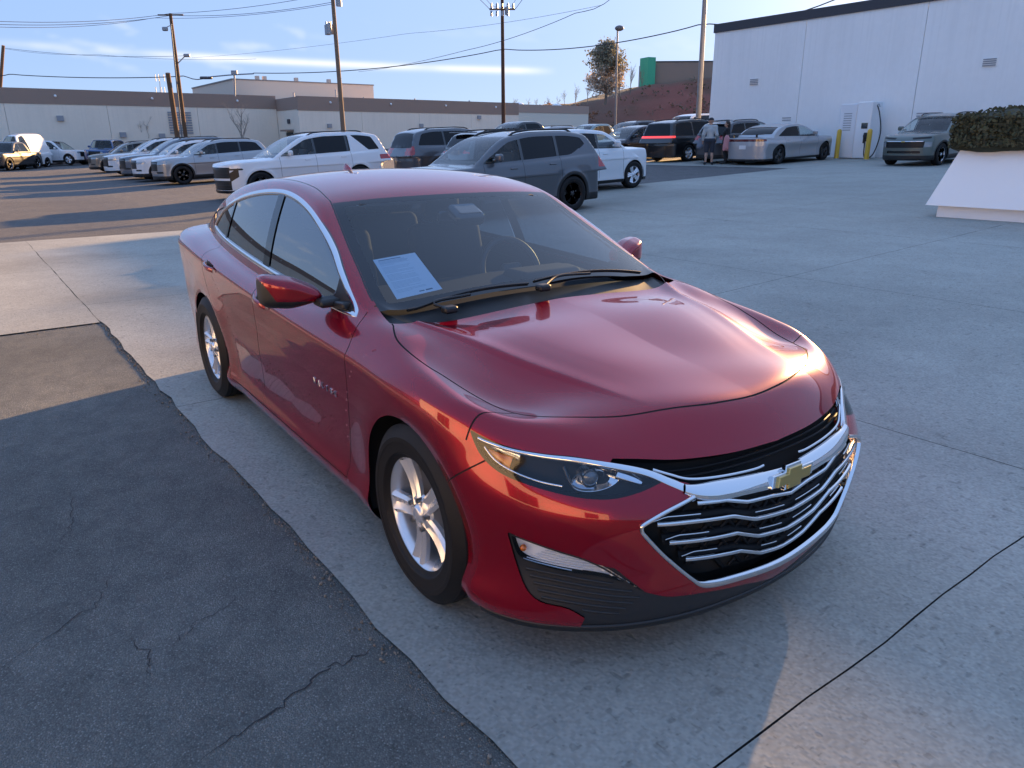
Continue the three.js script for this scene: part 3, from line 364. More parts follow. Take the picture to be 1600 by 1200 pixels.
    part('mirror_arm', [M_(rbox(.10, .035, .12, .015).translate(-.80, .975, .835)), M_(rbox(.14, .03, .05, .012).rotateZ(.1).translate(-.72, .972, .815))], trimM, g);
  }
  // door handles, badge letters, aerial fin, wipers
  for (const s of [1, -1]) for (const [x0, x1, y0, y1] of [[-1.62, -1.42, .868, .852], [-2.60, -2.40, .918, .902]]) { const pts = steps(0, 12, 1).map(t => { const [p, n] = zOn(lerp(x0, x1, t), lerp(y0, y1, t)); const h = .030 * Math.pow(Math.sin(Math.PI * clamp(t, .03, .97)), .5); return [p.map((v, i) => v + n[i] * h), n]; }); const g = ribbon(pts, .030, .010, -.006, false, 8), c = ribbon(steps(0, 8, 1).map(t => zOn(lerp(x0 + .02, x1 - .05, t), lerp(y0, y1, t) + .002)), .05, .001, 0); const h = part('door_handle', s > 0 ? g : MZ(g), paint, sedan); part('handle_recess', s > 0 ? c : MZ(c), trimM, h); }
  { const ch = 'MALIBU'; for (const s of [1, -1]) { const L = []; for (let k = 0; k < 6; k++) { const x = s > 0 ? -.895 + k * .047 : -.655 - k * .047, [p, n] = zOn(x, .600), t = text(ch[k], .025, .003); t.computeBoundingBox(); t.translate(-(t.boundingBox.max.x + t.boundingBox.min.x) / 2, 0, 0); if (s < 0) t.rotateY(Math.PI); t.translate(p[0], p[1], s * (p[2] + .0015)); L.push(t); } part('badge_lettering', L, chromeM, sedan); } }
  part('aerial_fin', (() => { const f = (x, y, z) => 0; const g = new THREE.SphereGeometry(1, 24, 16, 0, Math.PI * 2, 0, Math.PI / 2); const P = g.attributes.position; for (let i = 0; i < P.count; i++) { const y = P.getY(i); P.setXYZ(i, P.getX(i) * .085 * (1 - .45 * y) - y * .05, y * .062, P.getZ(i) * .026 * (1 - .6 * y)); } g.computeVertexNormals(); return g.translate(-2.45, 1.425, 0); })(), paint, sedan);
  { const wy = (x, z, h = .012) => { const [p, n] = yOn(x, z); return p.map((v, i) => v + n[i] * h); };
    const blade = (a, b, pz) => { const pts = steps(0, 14, 1).map(t => wy(lerp(a[0], b[0], t) - .02 * Math.sin(Math.PI * t), lerp(a[1], b[1], t), .016)); return [tube(pts, .0055, 28, 6), tube(pts.map(p => [p[0] + .008, p[1] + .006, p[2]]), .004, 28, 5), tube([pz, wy(lerp(a[0], b[0], .16), lerp(a[1], b[1], .2), .026), wy(lerp(a[0], b[0], .5), lerp(a[1], b[1], .5), .022)], .0065, 12, 6), at(rbox(.05, .03, .06, .012), ...pz)]; };
    part('wiper', blade([-.405, .68], [-.40, .10], wy(-.35, .52, .02)), trimM, sedan); part('wiper', blade([-.41, .06], [-.43, -.60], wy(-.345, .06, .03)), trimM, sedan); }
  // cabin
  const sheet = (() => { const p = [[-.528, 1.012, .652], [-.512, 1.034, .448], [-.782, 1.154, .428], [-.799, 1.137, .624]], g = new THREE.BufferGeometry(); g.setAttribute('position', new THREE.Float32BufferAttribute(p.map(q => [q[0] - .01, q[1] - .008, q[2]]).flat(), 3)); g.setAttribute('uv', new THREE.Float32BufferAttribute([0, 0, 1, 0, 1, 1, 0, 1], 2)); g.setIndex([0, 1, 2, 0, 2, 3]); g.computeVertexNormals(); return g; })();
  const cv = document.createElement('canvas'); cv.width = 400; cv.height = 520; const cx = cv.getContext('2d'); cx.fillStyle = '#e9eef2'; cx.fillRect(0, 0, 400, 520); cx.fillStyle = '#9fb2c4'; for (let k = 0; k < 30; k++) { const y = 40 + k * 14; if (k % 7 !== 5) cx.fillRect(34, y, (k % 5 === 4 ? .45 : .82) * 332 * (.85 + .15 * rnd()), k < 3 ? 6 : 3); } cx.fillStyle = '#5c7286'; cx.fillRect(40, 22, 210, 9); cx.fillRect(210, 480, 46, 12); cx.fillRect(268, 478, 60, 16);
  const ct = new THREE.CanvasTexture(cv); ct.colorSpace = THREE.SRGBColorSpace; part('paper_sheet', sheet, std(1, 1, 1, .8, 0, { map: ct }), sedan);
  const dashM = std(.006, .006, .007, .8); part('dashboard', [at(rbox(.62, .16, 1.42, .06, 4), -.80, .86, 0, 0, 0, -.10), at(rbox(.10, .26, 1.36, .04), -1.02, .74, 0), at(rbox(.22, .09, .40, .045, 4), -.90, .945, -.37)], dashM, sedan);
  part('steering_wheel', [at(new THREE.TorusGeometry(.185, .016, 10, 40), 0, 0, 0, 0, Math.PI / 2, .38).translate(-1.18, .93, -.37), at(rbox(.05, .12, .13, .03), -1.17, .92, -.37, 0, 0, .38), at(rbox(.025, .03, .34, .01), -1.17, .93, -.37, 0, 0, .38)], std(.03, .03, .032, .5), sedan);
  for (const [x, z] of [[-1.72, .38], [-1.72, -.38], [-2.52, .36], [-2.52, -.36]]) { const back = [at(rbox(.13, .62, .50, .06, 4), x - .14, .84, z, 0, 0, .28), at(rbox(.5, .16, .52, .06, 4), x + .16, .50, z)]; const o = part('seat', back, seatM, sedan); part('headrest', [at(rbox(.10, .17, .26, .05, 4), x - .245, 1.235, z, 0, 0, .2), bar([x - .22, 1.1, z - .06], [x - .24, 1.2, z - .06], .007), bar([x - .22, 1.1, z + .06], [x - .24, 1.2, z + .06], .007)], seatM, o); }
  part('rear_shelf', at(rbox(.6, .03, 1.2, .01), -3.05, 1.02, 0), cabinM, sedan); part('cabin_floor', at(rbox(2.6, .04, 1.5, .01), -1.9, .26, 0), cabinM, sedan); part('centre_console', at(rbox(.8, .28, .22, .05), -1.4, .52, 0), cabinM, sedan);
  part('rear_view_mirror', [at(rbox(.03, .065, .23, .02), -1.13, 1.255, 0, 0, 0, -.1), at(rbox(.14, .07, .17, .03), -1.05, 1.268, 0, 0, 0, -.42)], glossM, sedan);
  part('sun_visor', [at(rbox(.16, .015, .36, .007), -1.24, 1.345, .33, 0, 0, -.2), at(rbox(.16, .015, .36, .007), -1.24, 1.345, -.33, 0, 0, -.2)], std(.06, .06, .06, .9), sedan);
}
// ---------- the site: s runs along the shut rows towards the white wall, t away from the camera ----------
const E1 = [.804, -.595], D2 = [-.595, -.804], gS = s => s < 4.15 ? 0 : s < 60 ? .036 * (s - 4.15) : 2.01;
const site = (s, t, dy = 0) => [s * E1[0] + t * D2[0], gS(s) + dy, s * E1[1] + t * D2[1]];
const gAt = (X, Z) => gS(X * E1[0] + Z * E1[1]);
const vnoise = (() => { const N = 256, T = new Float32Array(N * N); let q = 91; for (let i = 0; i < N * N; i++) { q = (q * 1664525 + 1013904223) >>> 0; T[i] = q / 4294967296; } return (x, y, p = 256) => { const i = Math.floor(x), j = Math.floor(y), f = x - i, g = y - j, u = f * f * (3 - 2 * f), v = g * g * (3 - 2 * g), m = (a, b) => T[(((b % p) + p) % p) * N + (((a % p) + p) % p)]; return (m(i, j) * (1 - u) + m(i + 1, j) * u) * (1 - v) + (m(i, j + 1) * (1 - u) + m(i + 1, j + 1) * u) * v; }; })();
const fbm2 = (x, y, o = 5) => { let s = 0, a = .5, k = 1; for (let i = 0; i < o; i++) { s += a * vnoise(x * k + i * 17.3, y * k + i * 9.1); a *= .5; k *= 2.03; } return s; };
function tex2(n, f) {                               // a repeating colour map and height map from one function (u, v in 0..n) -> [shade, height]
  const C = new Uint8Array(n * n * 4), H = new Uint8Array(n * n * 4);
  for (let j = 0; j < n; j++) for (let i = 0; i < n; i++) { const [c, h] = f(i, j, n), o = 4 * (j * n + i), k = Math.round(clamp(h, 0, 1) * 255); for (let q = 0; q < 3; q++) { C[o + q] = Math.round(clamp(Array.isArray(c) ? c[q] : c, 0, 1) * 255); H[o + q] = k; } C[o + 3] = H[o + 3] = 255; }
  return [C, H].map((D, i) => { const t = new THREE.DataTexture(D, n, n); t.wrapS = t.wrapT = THREE.RepeatWrapping; t.magFilter = THREE.LinearFilter; t.minFilter = THREE.LinearMipmapLinearFilter; t.generateMipmaps = true; t.needsUpdate = true; return t; });
}
// seamless value noise for tiles
const tn = (i, j, n, cells, o = 0) => vnoise(i / n * cells + o, j / n * cells + o * 2, cells) ;
function stones(n, cells, q) {                     // height and tone of packed grit
  return (i, j) => { const x = i / n * cells, y = j / n * cells, a = Math.floor(x), b = Math.floor(y); let d = 9, id = 0; for (let p = -1; p <= 1; p++) for (let r = -1; r <= 1; r++) { const A = ((a + p) % cells + cells) % cells, B = ((b + r) % cells + cells) % cells, h1 = Math.sin(A * 127.1 + B * 311.7 + q) * 43758.5453, h2 = Math.sin(A * 269.5 + B * 183.3 + q) * 43758.5453, fx = a + p + h1 - Math.floor(h1), fy = b + r + h2 - Math.floor(h2), e = Math.hypot(x - fx, y - fy); if (e < d) { d = e; id = h1 * 7.77 - Math.floor(h1 * 7.77); } } return [d, id]; };
}
const aspSt = stones(1024, 150, 3.3), [aspC, aspH] = tex2(1024, (i, j, n) => { const [d, id] = aspSt(i, j), b = tn(i, j, n, 12, 3) * .5 + tn(i, j, n, 40, 7) * .3 + tn(i, j, n, 120, 5) * .2, k = sst(.75, .1, d), wear = sst(.40, .68, b); const c = .52 + (id - .5) * .44 * k + (b - .5) * .30 + (id > .93 ? .26 * k : 0) - .10 * (1 - k); return [c * .86, .18 + k * (.35 + .45 * id) * lerp(.5, 1, wear) + .1 * b]; });
const [conC, conH] = tex2(1024, (i, j, n) => { const b = tn(i, j, n, 7, 2) * .4 + tn(i, j, n, 23, 4) * .3 + tn(i, j, n, 90, 6) * .3, f = tn(i, j, n, 250, 9), g = tn(i, j, n, 170, 1), pit = sst(.86, .95, tn(i, j, n, 64, 8)), speck = g > .88 ? -.18 : g < .1 ? .10 : 0; return [.80 + (b - .5) * .22 + (f - .5) * .26 + speck - pit * .18, .6 + (f - .5) * .6 + (g - .5) * .3 - pit * .6]; });
const rep = (t, k) => { const c = t.clone(); c.repeat.set(k, k); c.needsUpdate = true; return c; };
const asphaltM = std(.36, .37, .345, .86, 0, { map: rep(aspC, 1 / .95), bumpMap: rep(aspH, 1 / .95), bumpScale: .0035, vertexColors: true });
const lotM = std(.27, .265, .265, .88, 0, { map: rep(aspC, 1 / 2), bumpMap: rep(aspH, 1 / 2), bumpScale: .008, vertexColors: true });
const concM = std(.43, .43, .385, .82, 0, { map: rep(conC, 1 / 2.3), bumpMap: rep(conH, 1 / 2.3), bumpScale: .0016, vertexColors: true });
const dirtM = std(.16, .125, .095, .95, 0, { map: rep(conC, 1 / 3), bumpMap: rep(conH, 1 / 3), bumpScale: .02 });
function sheet(ss, ts, dy, tone, edge) {           // a sheet over the s/t grid; uv in metres, tone(s, t) varies its colour
  const P = [], U = [], C = [], T = [], m = ts.length;
  ss.forEach((s, i) => ts.forEach((t, j) => { let [a, b] = edge ? edge(s, t, i, j) : [s, t]; P.push(...site(a, b, typeof dy === 'function' ? dy(a, b) : dy)); U.push(a, b); const k = tone(a, b); C.push(...(Array.isArray(k) ? k : [k, k, k])); }));
  for (let i = 0; i + 1 < ss.length; i++) for (let j = 0; j + 1 < m; j++) { const a = i * m + j, b = a + 1, c = a + m, d = c + 1; T.push(a, c, b, b, c, d); }
  const g = new THREE.BufferGeometry(); g.setAttribute('position', new THREE.Float32BufferAttribute(P, 3)); g.setAttribute('uv', new THREE.Float32BufferAttribute(U, 2)); g.setAttribute('color', new THREE.Float32BufferAttribute(C, 3)); g.setIndex(T); g.computeVertexNormals(); const N = g.attributes.normal; if (N.getY(0) < 0) { for (let i = 0; i < T.length; i += 3) [T[i], T[i + 1]] = [T[i + 1], T[i]]; g.setIndex(T); g.computeVertexNormals(); } return g;
}
struct('ground', sheet([-400, -60, 0, 4.15, 30, 60, 150, 500], [-60, 0, 40, 80, 140, 260, 600], -.06, () => 1), dirtM);
// asphalt: the old patch beside the car and the lot behind the apron
const sG = (a, b, d) => { const o = []; for (let x = a; x < b - d / 2; x += d) o.push(x); o.push(b); return o; };
struct('asphalt', sheet(sG(-15.9, 1.02, .14), sG(-6, 7.92, .14), -.012, (s, t) => { const n = fbm2(s * .35 + 40, t * .35), p = fbm2(s * 2 + 9, t * 2), pale = sst(.46, .66, fbm2(s * .7 + 3, t * .7 + 8)); return .70 + (n - .5) * .5 + (p - .5) * .25 + .16 * pale; }, (s, t, i, j) => [s, t]), asphaltM);
struct('parking_lot', sheet([-120, -60, ...sG(-30, 4.15, 1.4), ...sG(5.4, 60, 1.4), 75, 100, 130], [...sG(15.75, 60, 1.2), 70, 80, 100, 130], -.012, (s, t) => .85 + (fbm2(s * .12 + 5, t * .12) - .5) * .6 + (fbm2(s * .9, t * .9) - .5) * .2), lotM);
// concrete apron: slabs with open joints over a darker bed
const apron = new THREE.Group(); apron.name = 'concrete_apron'; apron.userData = { kind: 'structure' }; scene.add(apron);
{ const bed = new THREE.Mesh(sheet([-15.9, .9, 4.15, 32], [-8, 15.9], -.014, () => .30), lotM); bed.name = 'joint_bed'; bed.receiveShadow = true; apron.add(bed);
  const oil = [[4.6, 6.2, .35, .16], [6.4, 3.1, .22, .14], [3.6, -.5, .12, .12], [8.2, 6.8, .5, .12], [2.9, .4, .07, .18], [5.3, 1.9, .10, .14], [7.3, 9.8, .4, .12], [-1.6, 9.6, .3, .12], [10.4, 4.4, .6, .10], [3.4, 1.6, .05, .2]];
  const tone = (s, t) => { const n = fbm2(s * .22 + 11, t * .22 + 3), m = fbm2(s * .9 + 4, t * .9), f = fbm2(s * 4, t * 4), st = sst(.60, .74, fbm2(s * .55 + 70, t * .55 + 20)); const sp = oil.reduce((q, [a, b, r, d]) => q - d * sst(r, r * .25, Math.hypot(s - a, t - b) * (1 + .7 * (vnoise(s * 5 + a, t * 5) - .5))), 0) - .05 * sst(.22, .06, Math.abs(s - 5.6 - .10 * t + .6 * Math.sin(t * .5))) * sst(.4, .6, vnoise(s * 1.5, t * 7)); const k = sp + .90 + (n - .5) * .5 + (m - .5) * .22 + (f - .5) * .10 - .14 * st; return [k, k * (1 - .015 * st), k * (1 - .03 * st)]; };
  const jag = (a, b, q) => .012 * (vnoise(b * 2.3 + a, a * 3.3) - .5) + .010 * (vnoise(b * 9 + a * 5, a * 7) - .5) + q * (.0022 + .0022 * vnoise(b * 14 + q * 9, a * 3));
  const slab = (s0, s1, t0, t1) => {
    const near = Math.abs(s0) + Math.abs(t0) < 16, d = near ? .22 : .8, ss = sG(s0, s1, d), ts = sG(t0, t1, d);
    const o = new THREE.Mesh(sheet(ss, ts, 0, tone, (s, t, i, j) => [s + (i === 0 ? jag(s0, t, 1) + (s0 === .92 && t < 7.8 ? .06 * (fbm2(t * 1.7, 3) - .5) + .03 * (vnoise(t * 9, 6) - .5) : 0) : i === ss.length - 1 ? jag(s1, t, -1) : 0), t + (j === 0 ? jag(t0, s + 40, 1) : j === ts.length - 1 ? jag(t1, s + 40, -1) : 0)]), concM); o.name = 'concrete_slab'; o.receiveShadow = true; o.castShadow = true; apron.add(o);
  };
  const S = [.92, 4.15, 7.6, 11.2, 14.8, 18.4, 22.0, 25.6, 30.9], T = [-6.9, -3.0, .93, 4.87, 8.85, 12.4, 15.74];
  for (let i = 0; i + 1 < S.length; i++) for (let j = 0; j + 1 < T.length; j++) slab(S[i], S[i + 1], T[j], T[j + 1]);
  for (const [a, b] of [[-2.6, .92], [-6.2, -2.6], [-9.8, -6.2], [-13.4, -9.8], [-15.9, -13.4]]) for (const [c, d] of [[7.85, 11.8], [11.8, 15.74]]) slab(a, b, c, d);
  for (const [a, b] of [[23.8, 27.4], [27.4, 30.9]]) for (const [c, d] of [[15.76, 20.0], [20.0, 24.4]]) slab(a, b, c, d);
}
// crumbled edge, grit and cracks
{ const gm = new THREE.DodecahedronGeometry(1, 0), n = 2600, im = new THREE.InstancedMesh(gm, std(.17, .155, .135, .9), n), M = new THREE.Matrix4(), Q = new THREE.Quaternion(), col = new THREE.Color();
  for (let i = 0; i < n; i++) { const far = rnd() < .12, t = far ? rr(7.7, 7.95) : -1 + 8.9 * Math.pow(rnd(), .9), dense = sst(.4, .6, vnoise(t * 1.7, 2)), s = far ? rr(-6, .9) : .915 + .06 * (fbm2(t * 1.7, 3) - .5) + (rnd() + rnd() - 1) * (.035 + .06 * dense), r = .0022 + .005 * Math.pow(rnd(), 4); const [x, y, z] = site(s, t, -.008 + r * .4); Q.setFromEuler(new THREE.Euler(rnd() * 6, rnd() * 6, rnd() * 6)); im.setMatrixAt(i, M.compose(new THREE.Vector3(x, y, z), Q, new THREE.Vector3(r, r * rr(.5, .9), r * rr(.7, 1.3)))); const k = rr(.5, 1.5); im.setColorAt(i, col.setRGB(k, k * .97, k * .92)); }
  im.name = 'gravel'; im.userData = { kind: 'stuff', label: 'loose grit along the crumbled asphalt edge', category: 'gravel' }; im.castShadow = im.receiveShadow = true; scene.add(im);
  const crack = (pts, w, seed) => { const P = [], T = []; let L = []; for (let i = 0; i + 1 < pts.length; i++) for (let k = 0; k < 14; k++) { const u = k / 14; L.push([lerp(pts[i][0], pts[i + 1][0], u) + .035 * (vnoise(i * 14 + k * .7, seed) - .5), lerp(pts[i][1], pts[i + 1][1], u) + .05 * (vnoise(seed, i * 14 + k * .8) - .5)]); } L.forEach((p, i) => { const q = L[Math.min(i + 1, L.length - 1)], o = L[Math.max(i - 1, 0)], l = Math.hypot(q[0] - o[0], q[1] - o[1]) || 1, h = w * (.3 + 1.1 * vnoise(i * .6, seed + 3)) * Math.min(1, Math.min(i, L.length - 1 - i) / 6); for (const k of [-1, 1]) P.push(p[0] - k * h * (q[1] - o[1]) / l, (gAt(p[0], p[1])) - .0085, p[1] + k * h * (q[0] - o[0]) / l); if (i) T.push(2 * i - 2, 2 * i - 1, 2 * i, 2 * i - 1, 2 * i + 1, 2 * i); }); const g = new THREE.BufferGeometry(); g.setAttribute('position', new THREE.Float32BufferAttribute(P, 3)); g.setIndex(T); g.computeVertexNormals(); return g; };
  const list = [[[-.86, -1.57], [-.65, -1.92], [-.45, -2.1]], [[-1.17, -2.05], [-1.12, -2.22], [-1.02, -2.4]], [[-1.16, -1.9], [-1.19, -2.02], [-1.36, -2.15]], [[-2.2, -3.3], [-2.0, -3.0], [-1.9, -2.7]], [[-2.9, -2.6], [-2.4, -2.5], [-2.0, -2.65]], [[-1.7, -1.9], [-1.55, -2.3], [-1.6, -2.6]]];
  struct('asphalt_crack', mergeGeometries(list.map((l, i) => crack(l, i ? .0016 : .0032, i * 7 + 1))), std(.03, .03, .032, 1), 'stuff'); scene.children.at(-1).userData.label = 'thin dark cracks in the old asphalt'; scene.children.at(-1).userData.category = 'crack';
}
// ---------- parked vehicles ----------
const carPaint = (r, g, b, metal = .35) => std(r, g, b, .35, metal, { clearcoat: 1, clearcoatRoughness: .03 });
const pWhite = carPaint(.68, .69, .70, 0), pSilver = carPaint(.34, .35, .36, .7), pGrey = carPaint(.085, .092, .105, .5), pBlack = carPaint(.010, .010, .012, .2), pTan = carPaint(.20, .19, .17, .6), pBlue = carPaint(.02, .07, .20, .4), pGreen = carPaint(.10, .135, .13, .4), pAqua = carPaint(.16, .24, .25, .3), pSage = carPaint(.115, .135, .12, .4);
const meshM = std(.007, .0075, .008, .4), lampGreyM = std(.34, .36, .38, .15, .5, { clearcoat: 1 });
const tanD = (a, b) => Math.atan2(-b, a);
function vehicle(name, label, cat, s, t, head, p, paint, group) {          // s, t: where the middle of the front axle stands; head: [s, t] direction it faces
  const X = site(s, t), hx = head[0] * E1[0] + head[1] * D2[0], hz = head[0] * E1[1] + head[1] * D2[1];
  const o = thing(name, label, cat, X, Math.atan2(-hz, hx), group);
  o.rotation.order = 'YXZ'; o.rotation.z = Math.atan(.036 * head[0]) * (s > 3 ? 1 : 0); o.rotation.x = Math.atan(.036 * head[1]) * (s > 3 ? 1 : 0);
  const { wb, fo, ro, H, R } = p, w = p.W / 2, tail = -wb - ro, cx = p.cowl[0], cy = p.cowl[1], belt = p.belt, sill = p.sill ?? .24;
  const top = mono([[tail - .2, p.deck ?? belt(tail)], [tail + .3, p.deck ?? belt(tail)], [cx - 1.4, Math.min(p.deck ?? 9, belt(cx - 1.4))], [cx - .3, cy - .01], [cx + .1, cy - .02], [lerp(cx, fo, .5), lerp(cy, p.hoodF, .42) + .01], [fo - .16, p.hoodF], [fo, p.hoodF - .12], [fo + .15, p.hoodF - .4]]);
  const lo = spl([[sill - .1, -.08], [sill, -.02], [sill + .12, -.01], [.6, 0], [.85, .004], [cy - .12, -.012], [cy + .05, -.05], [H, -.2]]);
  const roof = mono([[p.rear[0][0] - .3, p.rear[0][1] - .5], ...p.rear, ...p.roof, [cx + .05, cy - .03], [cx + .5, cy - .3]]);
  const zb = w - (p.shoulder ?? .075), tum = p.tum ?? .34;
  const rd = p.round ?? .3;
  const low = (x, y, z) => { let pl = sst(-.2, fo, x) * .09 + sst(-wb + .2, tail, x) * .06, fl = 0; for (const ax of [0, -wb]) { const r = Math.hypot(x - ax, y - R), q = (r - R - .07) / .06; fl += .018 * Math.exp(-q * q); } let f = smax(z - (w - .02 + lo(y) - pl + fl), y - top(x) + .05 * z * z, p.edge ?? .09); f = smax(f, x - fo + rd * z * z + .35 * Math.pow(z, 6) + (p.noseTuck ?? .15) * Math.pow(Math.max(0, .45 - y), 1.5) + (p.rake ?? .25) * Math.max(0, y - p.hoodF + .18), .08); f = smax(f, tail - x + rd * .7 * z * z + .25 * Math.pow(z, 6) + (p.tailRake ?? .1) * Math.max(0, y - .7), .07); return smax(f, sill - .06 - y, .05); };
  const zg = (x, y) => zb - tum * (y - cy) * .8 - .12 * Math.max(0, y - cy) ** 2 - .05 * sst(-wb * .6, tail, x);
  const cab = (x, y, z) => smax(smax(z - zg(x, y), y - roof(x) + .05 * z * z, p.cabR ?? .10), cy - .3 - y, .05);
  const F = (x, y, z) => smin(low(x, y, Math.abs(z)), cab(x, y, Math.abs(z)), .04);
  let B = shell(F, steps(fo - .45, p.fine ? 90 : 54, tail + .5), p.ys ?? .75, p.fine ? 34 : 16, p.fine ? 26 : 14, steps(-1.5708, 5, -.7, p.fine ? 60 : 34, .75, p.fine ? 40 : 22, 1.5708));
  const take = f => { const [i, q] = cutBy(B, f); B = q; return i; }, P = (n, m, M) => { if (m.T.length) part(n, geo(both(m)), M, o); }, Ps = (n, m, M) => { if (m.T.length) { part(n, geo(m), M, o); part(n, geo(flip(m)), M, o); } };
  for (const ax of [0, -wb]) take((x, y, z) => z < w * .55 ? 1 : Math.hypot(x - ax, y - R) - R - .035);
  const wsLine = y => lerp(cx, p.roof.at(-1)[0], clamp((y - cy) / (p.roof.at(-1)[1] - cy), -.2, 1.2)), rl = p.rear, rearLine = y => lerp(rl[0][0], rl[1][0], clamp((y - rl[0][1]) / (rl[1][1] - rl[0][1]), -.5, 1.3));
  const dlo = (x, y) => Math.max(belt(x) + .02 - y, y - roof(x) + .115 + (p.glassDrop ?? 0), x - wsLine(y) + .17, rearLine(y) + (p.dpill ?? .16) - x, p.kink ? p.kink(x, y) : -1);
  const sg = take((x, y, z) => z < .35 ? 1 : dlo(x, y));
  const ws = take((x, y, z) => y < cy - .02 ? 1 : Math.max(z - zg(x, y) + .075, p.roof.at(-1)[0] - .02 - x, y - p.roof.at(-1)[1] + .015));
  if (p.rearGlass !== 0) P('rear_window', take((x, y, z) => Math.max(z - zg(x, y) + .10, x - rl[1][0] + .03, p.rearY ? p.rearY - y : rl[0][1] - .02 - y)), tintM);
  P('windshield', ws, glassM);
  const pil = p.pillars.slice(), [b1] = pil; let rest = sg, names = ['front_window', 'rear_side_window', 'quarter_window']; pil.forEach((x0, i) => { const [a, r] = cutBy(rest, x => -(x - x0 - .035)); Ps(names[i], inset(a, .006), i ? tintM : glassM); const [b, r2] = cutBy(r, x => -(x - x0 + .035)); Ps('window_pillar', b, glossM); rest = r2; }); Ps(names[pil.length], inset(rest, .006), tintM);
  // lower trim, lamps, grille
  if (p.clad) { Ps('wheel_trim', (() => { const a = take((x, y, z) => z < w * .55 ? 1 : Math.min(Math.hypot(x, y - R), Math.hypot(x + wb, y - R)) - R - .10); return a; })(), trimM); }
  P('lower_trim', take((x, y) => y - sill - (p.clad ? .10 : .03)), trimM);
  const wq = (x, z) => (z - x) * Math.SQRT1_2, box = (f, a, b, c, d) => (x, y, z) => { const q = f(x, z); return Math.max(a - q, q - b, c - y, y - d); };
  for (const g of p.grille ?? []) { const c = take((x, y, z) => x < fo - .6 ? 1 : Math.max(z - g[0] - (g[3] ?? 0) * (y - g[1]), g[1] - y, y - g[2])); P('grille', inset(c, .03), meshM); if (p.fine || g[4]) { const n = Math.min(3, g[4] ?? 3); for (let k = 0; k < n; k++) { const y = lerp(g[1], g[2], (k + .5) / n), pts = steps(-g[0] + .03, 12, g[0] - .03).map(z => { const t2 = cast(F, 0, y, z, 1, 0, 0), q = [t2 - .012, y, z]; return [q, grad(F, ...q)]; }); part('grille_bar', ribbon(pts, .012, .006, 0, false, 3), p.chrome && k === n - 1 ? chromeM : trimM, o); } } }
  const wl = (a, b, c, d, e = 0) => (x, y, z) => { const q = wq(x, z), yy = y - e * (q - a); return x < fo - 1 ? 1 : Math.max(a - q, q - b, c - yy, yy - d); };
  for (const l of p.lamps ?? []) { const c = take(wl(...l)); Ps('headlamp', c, l[5] === 'd' ? meshM : lampGreyM); }
  for (const [x0, x1, y0, y1, lean] of p.tails ?? []) Ps('tail_lamp', take((x, y, z) => Math.max(x - tail - x1 - (lean ?? 0) * (y - y0), tail + x0 - x, y0 - y, y - y1, z < (p.tailIn ?? .45) ? 1 : -1)), redLampM);
  if (p.tailBar) P('tail_lamp_bar', take((x, y, z) => Math.max(x - tail - .3, p.tailBar[0] - y, y - p.tailBar[1])), p.tailBar[2] ?? redLampM);
  for (const sx of p.seams) { const [hi, l2] = [cutBy(B, x => x - sx - .004)]; const parts = cutBy(B, (x, y, z) => z < .4 || y > belt(x) + .0 || y < sill + .1 ? 1 : Math.abs(x - sx) - 9); const [a1, b1_] = cutBy(parts[0], x => x - sx - .004), [a2, b2] = cutBy(a1, x => x - sx + .004); Ps('door_gap', b2, voidM); B = join(parts[1], a2, b1_); }
  if (p.plate) part('number_plate', at(rbox(.02, .14, .30, .005), tail + (p.plate[1] ?? .0), p.plate[0], 0), plateM, o);
  P('body', B, paint);
  // doors keep to the body; handles, mirrors, rails, wheels
  for (const s2 of [1, -1]) {
    for (const hx2 of p.handles) { const t2 = cast(F, hx2, belt(hx2) - .12, 0, 0, 0, 1); part('door_handle', at(rbox(.17, .03, .03, .012), hx2, belt(hx2) - .12, s2 * (t2 + .006)), p.handleM ?? paint, o); }
    const mx = wsLine(cy + .12) - .28, mt = cast(F, mx, cy + .08, 0, 0, 0, 1); part('door_mirror', [at(rbox(.11, .15, .20, .05, 4), mx + .02, cy + .10, s2 * (mt + .16)), at(rbox(.06, .05, .14, .02), mx + .02, cy + .05, s2 * (mt + .03))], p.mirrorM ?? paint, o);
    if (p.rails) { const q = steps(p.rails[0], 10, p.rails[1]), pts = q.map((x, i) => { const yy = roof(x) - .05 * (zb - .2) ** 2, e = Math.min(i, q.length - 1 - i); return [x, yy + (e === 0 ? -.03 : .035), s2 * (zg(x, H) - .06)]; }); part('roof_rail', tube(pts, .02, 20, 6), trimM, o); }
    for (const ax of [0, -wb]) part('wheel_arch', [new THREE.CylinderGeometry(R + .05, R + .05, .34, 24, 1, true).rotateX(Math.PI / 2).translate(ax, R + .01, s2 * (w - .22)), new THREE.CircleGeometry(R + .05, 24).translate(ax, R + .01, s2 * (w - .37))].map(g => { const P2 = g.attributes.position; for (let i = 0; i < P2.count; i++) if (P2.getY(i) < sill - .04) P2.setY(i, sill - .04); return g; }), voidM, o);
    for (const ax of [0, -wb]) wheel(o, [ax, R, s2 * (w - .135)], s2, R, .235, R * .66, p.rim ?? alloyM, p.spokes ?? { n: 5, p: [.07, .09], a: rr(0, 1.2), pair: .10 }, 0);
  }
